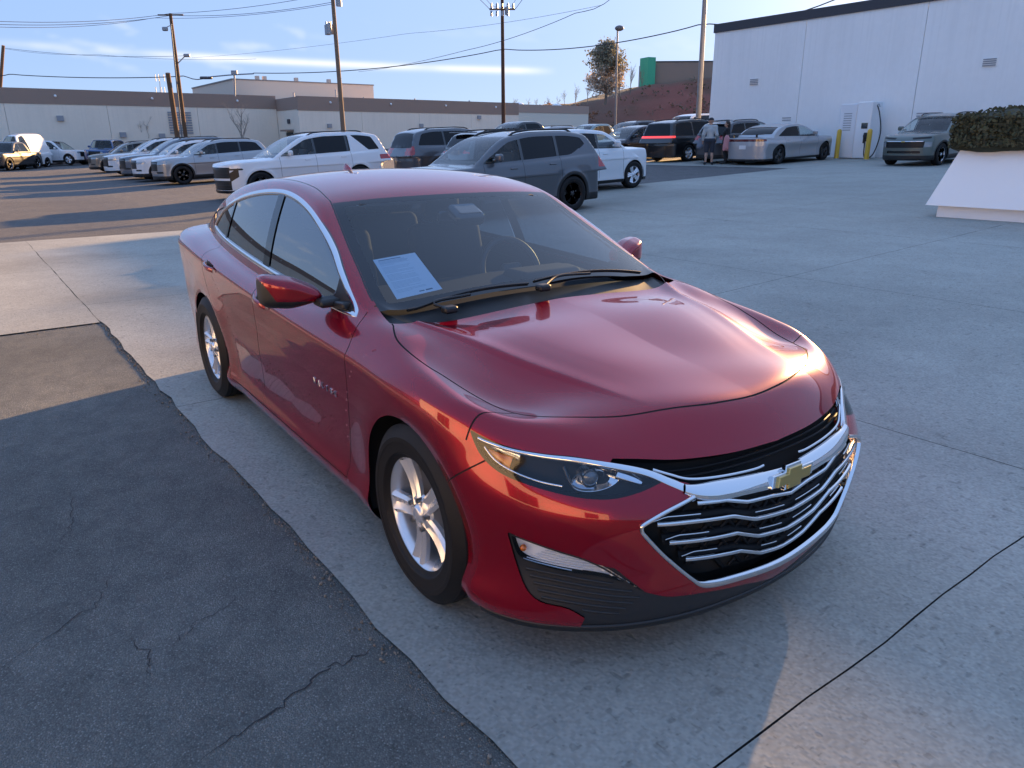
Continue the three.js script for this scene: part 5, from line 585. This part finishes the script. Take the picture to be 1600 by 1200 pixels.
pole('utility_pole', 'straight dark brown pole with tangled wires at its crossarms, centre of the sky', PX(787, 222, 62), PX(784.5, -18, 60), .17, .12, std(.085, .045, .03, .9), undefined, (o, d) => { part('crossarm', [at(rbox(1.9, .11, .11, .01), d[0], d[1] * .88, d[2]), at(rbox(.11, .11, 1.7, .01), d[0], d[1] * .885, d[2])], woodM, o); for (let k = 0; k < 9; k++) part('insulator', at(new THREE.CylinderGeometry(.07, .09, .34, 8), d[0] + (k % 5 - 2) * .4, d[1] * .88 + (k > 4 ? -.35 : .22), d[2] + (k > 4 ? .5 : 0)), steelM, o); can(o, d, .87, [.35, 0, .3], .17, .5); });
pole('street_lamp', 'slim grey lamp pole with a round head in front of the bare tree', PX(961, 224, 70), PX(965, 44, 68), .10, .07, steelM, undefined, (o, d) => part('lamp_head', at(new THREE.SphereGeometry(.32, 14, 10).scale(1.2, .7, 1), d[0] + .15, d[1], d[2]), std(.14, .13, .13, .5), o));
pole('light_pole', 'thick grey steel lot light pole left of the white wall, its top out of frame', PX(1089, 226, 46), PX(1103, -30, 44), .16, .12, steelM);
pole('radio_mast', 'thin far lattice mast on the skyline above the left building', PX(252, 210, 150), PX(249, 118, 148), .08, .05, steelM, undefined, (o, d) => part('antenna', Array.from({ length: 6 }, (_, k) => at(rbox(.10, 1.2, .10, .02), d[0] + (k % 3 - 1) * .8, d[1] - .4 - (k > 2 ? 2.2 : 0), d[2] + (k % 2) * .5)), steelM, o));
{ const a = PX(318, 121, 66), b = PX(396, 115, 64), o = thing('street_lamp', 'long arm street lamp reaching over the far roof, left of the beige block', 'street lamp', PX(366, 128, 65)); const r = v => v.map((q, i) => q - o.position.getComponent(i)); part('arm', tube([r(b), r(PX(360, 117, 65)), r(a)], .05, 16, 6), steelM, o); part('lamp_head', at(rbox(1.0, .22, .35, .1), ...r(PX(322, 121.5, 66))), std(.08, .08, .09, .5), o); part('mast', [bar(r(PX(366, 117, 65)), r(PX(367, 150, 65)), .07), at(rbox(.5, .3, .2, .04), ...r(PX(366, 113, 65)))], steelM, o); }
const wires = (name, label, list) => list.forEach(([pts, r, sag], i) => { const P3 = []; for (let k = 0; k + 1 < pts.length; k++) { const A = PX(...pts[k]), B = PX(...pts[k + 1]); for (let q = 0; q < 12; q++) { const t = q / 12; P3.push([0, 1, 2].map(j => lerp(A[j], B[j], t) - (j === 1 ? (sag ?? .4) * 4 * t * (1 - t) : 0))); } } P3.push(PX(...pts.at(-1))); const o = new THREE.Mesh(tube(P3, r, 60, 4), wireM); o.name = numbered(name); o.userData = { label: label[i] ?? label[0], category: 'wire' }; o.castShadow = true; scene.add(o); });
wires('power_line', ['upper overhead wire from the left edge past the tall wooden pole', 'middle overhead wire running from the left edge across the upper sky', 'lower of the upper left overhead wires'], [[[[-30, 32, 50], [266, 21, 64], [560, -20, 58]], .016, .3], [[[-30, 37, 50], [268, 24, 64], [520, 3, 57]], .016, .3], [[[-30, 41, 50], [240, 28, 64], [520, 6, 57]], .014, .3]]);
wires('cable', ['dark cable crossing low from the left pole to the tall wooden pole', 'long cable rising from the far roof up over the white building to the upper right', 'thin wire climbing steeply from the far roofs past the centre pole', 'faint wire high across the middle of the sky', 'thin wire over the left building between the poles', 'second thin wire over the left building between the poles'], [[[[-30, 113, 70], [14, 116, 72], [290, 119, 66], [322, 121, 66]], .035, .2], [[[396, 114, 64], [785, 77, 61], [1100, 37, 46], [1330, -12, 40]], .030, .5], [[[560, 112, 110], [730, 78, 61], [905, 18, 48], [960, -6, 44]], .018, .2], [[[300, 90, 90], [640, 52, 62], [940, 8, 50]], .010, .2], [[[8, 75, 72], [290, 87, 66]], .014, .3], [[[8, 76, 72], [150, 85, 70], [400, 92, 66]], .010, .2]]);
wires('service_wire', ['looping wire on the left side of the centre pole top', 'second looping wire left of the centre pole top', 'looping wire on the right side of the centre pole top', 'outer looping wire right of the centre pole top'], [[[[745, -6, 60], [764, 13, 60.5], [783, 15, 61]], .018, 0], [[[755, -6, 60], [770, 10, 60.5], [783, 12, 61]], .014, 0], [[[820, -6, 60], [806, 13, 60.5], [788, 14, 61]], .018, 0], [[[810, -8, 60], [800, 9, 60.5], [788, 11, 61]], .014, 0]]);
// ---------- hill, bank, tree line ----------
const RIDGE = [[-30, 6.5], [0, 7.3], [8.5, 7.6], [11.6, 8.0], [14.6, 8.7], [21, 10.3], [26.8, 11.2], [31.8, 11.9], [60, 14], [120, 16]];
{ const g = [], seg = 90; const P = [], T = [], C = [], U = [];
  const ridge = lin(RIDGE);      // height along the bank from left to right, metres right of x = 0 at 110 m
  for (let i = 0; i <= seg; i++) for (let j = 0; j <= 24; j++) { const x = lerp(-40, 120, i / seg), q = j / 24, h = ridge(x), y = q < .55 ? h * Math.pow(q / .55, .9) : h + (q - .55) * 4, z = -104 - 22 * Math.min(q / .55, 1) - 120 * Math.max(0, q - .55) - .1 * x + 3.0 * (fbm2(x * .13, q * 6) - .5) ; P.push(x, y * .985 + 1.2 * (fbm2(x * .3 + 20, q * 9) - .5) * (q > .03 ? 1 : 0) + (q < .02 ? -1 : 0), z); U.push(x, q * 40); const n = fbm2(x * .2 + 7, q * 7), gr = sst(.50, .66, fbm2(x * .33, q * 11 + 3)), top = sst(.50, .58, q); const red = [.46 + .12 * n, .15 + .06 * n, .105 + .05 * n], br = [.28, .17, .12], ol = [.14, .13, .07], tp = [.34, .26, .17]; C.push(...[0, 1, 2].map(k => lerp(lerp(lerp(br[k], red[k], sst(10, 24, x + 8 * (n - .5))), ol[k], gr * .5), tp[k], top))); }  // ridge top turns tan, a sunlit edge put into the colour
  for (let i = 0; i < seg; i++) for (let j = 0; j < 24; j++) { const a = i * 25 + j, b = a + 1, c = a + 25, d = c + 1; T.push(a, c, b, b, c, d); }
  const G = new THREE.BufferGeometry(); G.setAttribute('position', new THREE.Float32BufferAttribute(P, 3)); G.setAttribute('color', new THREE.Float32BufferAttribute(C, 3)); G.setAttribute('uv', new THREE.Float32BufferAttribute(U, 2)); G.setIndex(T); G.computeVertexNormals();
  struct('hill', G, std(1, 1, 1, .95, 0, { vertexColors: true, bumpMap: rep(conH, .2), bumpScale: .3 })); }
function limbs(h, n, spread, lean, seedv, depth = 3) {             // a branching skeleton: list of [a, b, r0, r1]
  const out = []; seed = seedv; const grow = (a, dir, len, r, d) => { const b = a.map((v, i) => v + dir[i] * len); out.push([a, b, r, r * .66]); if (d <= 0) return; const k = d === depth ? n : 3; for (let i = 0; i < k; i++) { const t = rr(.35, 1), st = a.map((v, q) => lerp(v, b[q], t)), an = rnd() * 6.28, up = rr(.25, .8); let nd = [Math.cos(an) * spread, up, Math.sin(an) * spread].map((v, q) => v * .8 + dir[q] * .35); const l = Math.hypot(...nd); nd = nd.map(v => v / l); grow(st, nd, len * rr(.42, .68), r * .5, d - 1); } };
  grow([0, 0, 0], [lean, 1, 0], h * .5, h * .014, depth); return out;
}
const limbGeo = L => mergeGeometries(L.map(([a, b, r0, r1]) => { const d = b.map((v, i) => v - a[i]), l = Math.hypot(...d), g = new THREE.CylinderGeometry(r1, r0, l, 5, 1, true).translate(0, l / 2, 0); g.applyQuaternion(new THREE.Quaternion().setFromUnitVectors(new THREE.Vector3(0, 1, 0), new THREE.Vector3(...d).normalize())); return g.translate(...a); }));
const barkM = std(.20, .165, .135, .9), paleBarkM = std(.34, .29, .24, .9);
function bareTree(label, u, v0, v1, D, n, spread, m = barkM, group) { const b = PX(u, v0, D), h = PX(u, v1, D)[1] - b[1], o = thing('bare_tree', label, 'tree', [b[0], b[1] - .5, b[2]], 0, group), L = limbs(h * 1.25, n, spread, 0, Math.floor(u * 13 + 5), 4); part('trunk', limbGeo(L.slice(0, 1)), m, o); const k = new THREE.Mesh(limbGeo(L.slice(1)), m); k.name = 'branches'; k.userData.kind = 'stuff'; k.castShadow = true; o.add(k); return o; }
{ // the tall half bare evergreen on the bank
  const b = PX(946, 152, 112), h = PX(946, 58, 112)[1] - b[1], o = thing('tall_tree', 'tall thinning conical tree with lower foliage coloured pale as if sunlit on top of the bank', 'tree', [b[0], b[1] - 1, b[2]]); seed = 4242;
  part('trunk', tube([[0, 0, 0], [.15, h * .35, 0], [.05, h * .7, 0], [0, h, 0]], .20, 20, 7), barkM, o);
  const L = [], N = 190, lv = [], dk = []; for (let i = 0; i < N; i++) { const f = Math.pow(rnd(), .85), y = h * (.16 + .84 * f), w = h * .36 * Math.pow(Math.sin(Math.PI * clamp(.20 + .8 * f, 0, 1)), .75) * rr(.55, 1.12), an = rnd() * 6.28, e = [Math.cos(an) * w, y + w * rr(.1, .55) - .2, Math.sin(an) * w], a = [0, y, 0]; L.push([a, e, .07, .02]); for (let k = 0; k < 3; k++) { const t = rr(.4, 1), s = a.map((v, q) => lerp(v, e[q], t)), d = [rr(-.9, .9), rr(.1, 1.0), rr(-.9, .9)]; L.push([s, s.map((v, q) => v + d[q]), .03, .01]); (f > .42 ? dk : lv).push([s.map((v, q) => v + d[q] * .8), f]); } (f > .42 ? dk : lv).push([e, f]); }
  const k = new THREE.Mesh(limbGeo(L), paleBarkM); k.name = 'branches'; k.userData.kind = 'stuff'; k.castShadow = true; o.add(k);
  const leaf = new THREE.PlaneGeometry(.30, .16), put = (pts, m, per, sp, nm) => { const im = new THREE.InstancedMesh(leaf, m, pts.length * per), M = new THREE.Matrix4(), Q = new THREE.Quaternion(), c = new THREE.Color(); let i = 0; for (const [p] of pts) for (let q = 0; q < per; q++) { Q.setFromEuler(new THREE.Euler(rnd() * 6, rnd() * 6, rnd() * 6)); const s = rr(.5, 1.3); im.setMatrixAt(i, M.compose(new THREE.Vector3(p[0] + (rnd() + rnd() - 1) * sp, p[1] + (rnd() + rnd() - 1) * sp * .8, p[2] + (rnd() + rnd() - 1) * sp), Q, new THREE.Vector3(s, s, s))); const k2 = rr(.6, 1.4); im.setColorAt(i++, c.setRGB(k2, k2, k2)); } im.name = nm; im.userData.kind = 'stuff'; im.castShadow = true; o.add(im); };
  const lf = { transmission: .4, thickness: 0 }; put(dk, std(.24, .23, .15, .95, 0, lf), 8, .75, 'dark_foliage'); put(lv, std(.48, .39, .29, .95, 0, lf), 8, .8, 'pale_foliage');  // lower leaves get the paler material, sunlight put into their colour
}
const bare = 'bare trees on the skyline right of the far roofs';
[[985, 142, 100, 112], [1003, 134, 104, 112], [968, 146, 96, 116]].forEach(([u, a, b2, D], i) => bareTree(['slender bare tree just right of the tall conical tree', 'bare tree nearest the green panel on the bank', 'faint bare tree close behind the tall conical tree'][i], u, a, b2, D, 6, .35, barkM));
[[899, 160, 127, 118], [872, 162, 146, 125], [856, 164, 148, 125], [838, 164, 148, 130], [882, 162, 138, 122], [918, 158, 118, 116], [826, 166, 150, 130], [804, 166, 146, 130]].sort((a, b) => a[0] - b[0]).forEach(([u, a, b2, D], i) => bareTree(`${['first', 'second', 'third', 'fourth', 'fifth', 'sixth', 'seventh', 'last'][i]} from the left of the bare trees above the far right wing`, u, a, b2, D, 6, .6, paleBarkM, bare));
bareTree('bare pale tree in front of the left building below the street lamp arm', 380, 232, 160, 68, 7, .55, paleBarkM); bareTree('small bare tree against the left building beside the nose-out row', 232, 236, 176, 70, 7, .5, paleBarkM);
{ const a = PX(1004, 134, 132), o = thing('hill_building', 'brown building with a green end panel behind the crest of the red bank', 'building', [a[0], a[1] - 2, a[2]]); part('green_panel', at(rbox(1.5, 6.2, 2.4, .05), .7, 3.2, 0, 0, .45, 0), std(.06, .42, .22, .6), o); part('wall', at(rbox(16, 5.6, 4, .05), 9.6, 2.8, -2.0), std(.30, .22, .17, .9), o); part('roof_edge', at(rbox(16.1, .2, 4.1, .02), 9.6, 5.7, -2.0), std(.05, .05, .05, .6), o); part('panel_post', at(rbox(.2, 5, .2, .02), -.7, 2.5, .6), steelM, o); }
{ const N = 320, g = new THREE.PlaneGeometry(.34, .22), im = new THREE.InstancedMesh(g, std(.30, .22, .15, .95, 0, { transmission: .35, thickness: 0 }), N * 10), M = new THREE.Matrix4(), Q = new THREE.Quaternion(), c = new THREE.Color(), rg = lin(RIDGE); seed = 99; let i = 0; for (let k = 0; k < N; k++) { const x = rr(0, 70), q = Math.pow(rnd(), 1.3), h = rg(x), y = h * Math.pow(q, .9), z = -104 - 22 * q - .1 * x, w = rnd(); for (let r = 0; r < 10; r++) { Q.setFromEuler(new THREE.Euler(rnd() * 6, rnd() * 6, rnd() * 6)); const s = rr(.4, 1.2); im.setMatrixAt(i, M.compose(new THREE.Vector3(x + rr(-.5, .5), y + rr(-.3, .5), z + rr(0, 1.0)), Q, new THREE.Vector3(s, s, s))); im.setColorAt(i++, c.setRGB(...(w < .3 ? [.5, .48, .3] : w < .8 ? [.75, .5, .38] : [.4, .42, .28]))); } } im.name = 'scrub'; im.userData = { kind: 'stuff', label: 'dry scrub scattered over the red bank', category: 'scrub' }; im.castShadow = true; scene.add(im); }
{ const N = 260, g = new THREE.DodecahedronGeometry(1, 0), im = new THREE.InstancedMesh(g, std(.13, .095, .08, .95), N), M = new THREE.Matrix4(), Q = new THREE.Quaternion(); for (let k = 0; k < N; k++) { const [x, y, z] = site(rr(1, 20), rr(73.6, 75.2), rr(-.1, .8) * rnd()), r = rr(.2, .55); Q.setFromEuler(new THREE.Euler(rnd() * 6, rnd() * 6, rnd() * 6)); im.setMatrixAt(k, M.compose(new THREE.Vector3(x, y, z), Q, new THREE.Vector3(r, r * .7, r))); } im.name = 'rock_bank'; im.userData = { kind: 'stuff', label: 'dark rubble bank along the foot of the left building', category: 'rocks' }; im.castShadow = im.receiveShadow = true; scene.add(im); }

{ // unseen building added at left to bounce warm light and fill the car's reflections
  const o = thing('bounce_building', 'long white flat roofed building added out of view at left to bounce sunlight', 'building'), S0 = -16;
  for (let k = 0; k < 9; k++) { const t0 = -26 + k * 5.2; part('wall_panel', sBox(S0 - .2, S0, t0 + .015, t0 + 5.185, k % 3 === 1 ? 3.4 : -.2, 4.6), wallM, o); if (k % 3 === 1) { part('window', sBox(S0 - .16, S0 - .10, t0 + .1, t0 + 5.1, .3, 3.3), std(.05, .06, .07, .05, 0, { clearcoat: 1 }), o); part('sill', sBox(S0 - .2, S0 + .06, t0 + .015, t0 + 5.185, -.2, .29), wallM, o); for (let q = 0; q < 4; q++) part('mullion', sBox(S0 - .10, S0 - .02, t0 + .08 + q * 1.66, t0 + .16 + q * 1.66, .3, 3.38), steelM, o); } }
  part('core', sBox(S0 - 18, S0 - .25, -26, 20.6, -.2, 4.4), wallM, o); part('roof_edge', sBox(S0 - .5, S0 + .12, -26.1, 20.9, 4.6, 5.0), bandM, o); part('roof', sBox(S0 - 18, S0 - .5, -26, 20.6, 4.45, 4.58), roofM, o);
}
// ---------- two people by the parked cars ----------
function blob(bones, cell, m, parent, name, clip) {   // one continuous skin over tapered capsules [a, b, ra, rb]
  let lo = [1e9, 1e9, 1e9], hi = [-1e9, -1e9, -1e9]; for (const [a, b, r, q] of bones) for (let i = 0; i < 3; i++) { const k = Math.max(r, q) + .04; lo[i] = Math.min(lo[i], a[i] - k, b[i] - k); hi[i] = Math.max(hi[i], a[i] + k, b[i] + k); }
  const ext = Math.max(...hi.map((v, i) => v - lo[i])) / 2, ce = hi.map((v, i) => (v + lo[i]) / 2), n = Math.min(110, Math.ceil(2 * ext / cell) + 4), mc = new MarchingCubes(n, m, false, false, 60000); mc.isolation = 0; const h = n / 2;
  const B = bones.map(([a, b, r, q]) => { const d = b.map((v, i) => v - a[i]); return [a, d, d[0] * d[0] + d[1] * d[1] + d[2] * d[2] || 1e-9, r, q]; });
  for (let k = 0; k < n; k++) for (let j = 0; j < n; j++) for (let i = 0; i < n; i++) {
    const p = [ce[0] + (i - h) / h * ext, ce[1] + (j - h) / h * ext, ce[2] + (k - h) / h * ext]; let f = 9;
    for (const [a, d, l, r, q] of B) { const w = [p[0] - a[0], p[1] - a[1], p[2] - a[2]], t = clamp((w[0] * d[0] + w[1] * d[1] + w[2] * d[2]) / l, 0, 1), e = Math.hypot(w[0] - d[0] * t, w[1] - d[1] * t, w[2] - d[2] * t) - lerp(r, q, t); if (e < f + .05) f = smin(f, e, .04); }
    if (clip) f = Math.max(f, clip(p)); mc.field[k * n * n + j * n + i] = -f;
  }
  mc.update(); const c = mc.count, P = new Float32Array(c * 3), N = new Float32Array(c * 3); for (let i = 0; i < c; i++) for (let q = 0; q < 3; q++) { P[3 * i + q] = ce[q] + mc.positionArray[3 * i + q] * ext; N[3 * i + q] = mc.normalArray[3 * i + q]; }
  const g = new THREE.BufferGeometry(); g.setAttribute('position', new THREE.BufferAttribute(P, 3)); g.setAttribute('normal', new THREE.BufferAttribute(N, 3)); return part(name, g, m, parent);
}
function person(label, s, t, turn, H, look) {
  const o = thing('person', label, 'person', site(s, t, .004), turn), k = H / 1.76, J = {}; const v = (x, y, z) => [x * k, y * k, z * k];   // faces +x; right is +z
  Object.assign(J, { head: v(.02, 1.64, 0), chin: v(.05, 1.55, 0), neck: v(-.01, 1.48, 0), chest: v(0, 1.30, 0), waist: v(0, 1.06, 0), hip: v(0, .94, 0) });
  const sh = [-1, 1].map(q => v(-.01, 1.41, q * .185)), el = [v(look.el0 ?? -.03, 1.13, -.25), v(look.el1 ?? -.03, 1.13, .25)], wr = [v(look.wr0 ?? .05, .90, -.25), v(look.wr1 ?? .10, .93, .24)], hp = [-1, 1].map(q => v(0, .92, q * .09)), kn = [v(.03, .50, -.10), v(-.01, .50, .11)], an = [v(-.03, .08, -.11), v(-.05, .08, .13)], toe = [v(.15, .04, -.13), v(.13, .04, .16)];
  const torso = [[J.chest, J.waist, .125 * k, .115 * k], [sh[0], sh[1], .07 * k, .07 * k], [v(.02, 1.28, -.07), v(.02, 1.28, .07), .12 * k, .12 * k], [J.waist, J.hip, .115 * k, .13 * k], [hp[0], hp[1], .115 * k, .115 * k]];
  const arms = i => [[sh[i], el[i], .055 * k, .044 * k], [el[i], wr[i], .042 * k, .030 * k]], hand = i => { const d = wr[i].map((q, j) => q - el[i][j]), l = Math.hypot(...d), u = d.map(q => q / l), at2 = (f, w, x = 0) => [wr[i][0] + u[0] * f + w, wr[i][1] + u[1] * f, wr[i][2] + x]; return [[wr[i], at2(.08 * k, 0), .030 * k, .030 * k], ...[-.03, -.01, .01, .03].map((w, j) => [at2(.08 * k, w * k), at2((.155 - Math.abs(j - 1.4) * .012) * k, w * k * 1.1), .011 * k, .008 * k]), [at2(.03 * k, .02 * k), at2(.09 * k, .055 * k), .012 * k, .009 * k]]; };
  const legs = i => [[hp[i], kn[i], .085 * k, .056 * k], [kn[i], [lerp(kn[i][0], an[i][0], .35) - .02, lerp(kn[i][1], an[i][1], .35), lerp(kn[i][2], an[i][2], .35)], .054 * k, .056 * k], [[lerp(kn[i][0], an[i][0], .35) - .02, lerp(kn[i][1], an[i][1], .35), lerp(kn[i][2], an[i][2], .35)], an[i], .056 * k, .038 * k], [an[i], toe[i], .042 * k, .034 * k]];
  const head = [[J.neck, J.chin.map((q, i) => i ? q : q - .04), .055 * k, .055 * k], [v(.0, 1.655, 0), v(.03, 1.60, 0), .098 * k, .075 * k], [v(.05, 1.57, 0), v(.07, 1.555, 0), .045 * k, .03 * k], [v(.10, 1.625, 0), v(.118, 1.60, 0), .012 * k, .018 * k], [v(.0, 1.62, -.095), v(.0, 1.60, -.095), .018 * k, .012 * k], [v(.0, 1.62, .095), v(.0, 1.60, .095), .018 * k, .012 * k]];
  const skin = std(.42, .25, .18, .6), big = (L, d) => L.map(([a, b, r, q]) => [a, b, r + d, q + d]);
  const body = blob([...torso, ...arms(0), ...arms(1), ...hand(0), ...hand(1), ...legs(0), ...legs(1), ...head], .017, skin, o, 'body');
  blob(big([...torso, ...arms(0), ...arms(1)], .022), .02, look.top, o, 'jacket', p => Math.max(look.hem * k - p[1], p[1] - 1.50 * k));
  blob(big([torso[3], torso[4], ...legs(0).slice(0, look.long ? 3 : 1), ...legs(1).slice(0, look.long ? 3 : 1)], .028), .02, look.low, o, look.long ? 'trousers' : 'shorts', p => Math.max((look.long ? .09 : .46) * k - p[1], p[1] - 1.0 * k));
  for (const i of [0, 1]) blob(big([legs(i)[3]], .014), .012, look.shoe, o, 'shoe', p => p[1] - .11 * k);
  if (look.cap) { part('cap', [new THREE.SphereGeometry(.112 * k, 20, 10, 0, 6.3, 0, 1.5).translate(.005 * k, 1.66 * k, 0), at(rbox(.11 * k, .012, .15 * k, .005), .13 * k, 1.675 * k, 0)], look.hair, o); } else blob([[v(-.01, 1.67, 0), v(-.03, 1.62, 0), .108 * k, .10 * k], [v(-.06, 1.6, 0), v(-.08, 1.40, 0), .075 * k, .06 * k]], .014, look.hair, o, 'hair', p => p[0] - (.045 + .4 * Math.max(0, p[1] - 1.66 * k)) * k);
  for (const z of [-.035, .035]) part('eye', new THREE.SphereGeometry(.011 * k, 8, 6).translate(.105 * k, 1.635 * k, z * k), std(.05, .04, .035, .3), o);
  part('mouth', at(rbox(.01, .008, .045, .003), .098 * k, 1.572 * k, 0), std(.25, .10, .09, .6), o);
  if (look.more) look.more(o, k, wr);
  return o;
}
person('person in a pale grey jacket, dark shorts and cap standing with back to the camera', 24.6, 19.95, Math.atan2(-E1[1], E1[0]) + .75, 1.77, { top: std(.40, .42, .42, .85), low: std(.03, .035, .05, .85), shoe: std(.03, .03, .035, .6), hair: std(.02, .02, .025, .8), hem: .90, cap: 1, wr1: .16, el1: -.06 });
person('person in black clothes carrying a pink jacket beside the one in shorts', 25.2, 19.62, Math.atan2(-E1[1], E1[0]) + 2.4, 1.62, { top: std(.012, .012, .014, .85), low: std(.015, .016, .02, .85), shoe: std(.02, .02, .02, .6), hair: std(.03, .02, .014, .7), hem: .88, long: 1, more: (o, k, wr) => { } });
{ const j = thing('jacket', 'pale pink jacket hanging from the arm of the person in black', 'jacket', site(24.98, 19.42, .62)); blob([[[0, .42, 0], [.03, .02, 0], .08, .13], [[.06, .34, .05], [.10, -.05, .06], .06, .07], [[-.06, .38, 0], [-.09, .05, .03], .05, .06]], .02, std(.55, .26, .27, .85), j, 'cloth'); blob([[[-.09, .08, .03], [-.10, -.06, .04], .055, .05]], .02, std(.52, .24, .26, .85), j, 'sleeve'); }
{ const j = thing('bag', 'soft grey bag hanging at the side of the person in shorts', 'bag', site(24.45, 20.32, .66)); blob([[[0, .30, 0], [0, .06, 0], .07, .12], [[.05, .28, .02], [.07, .08, .03], .05, .08]], .02, std(.16, .18, .22, .8), j, 'pouch'); part('strap', tube([[-.03, .34, 0], [0, .48, .02], [.04, .34, 0]], .012, 12, 6), std(.05, .06, .08, .8), j); }
renderer.render(scene, camera);
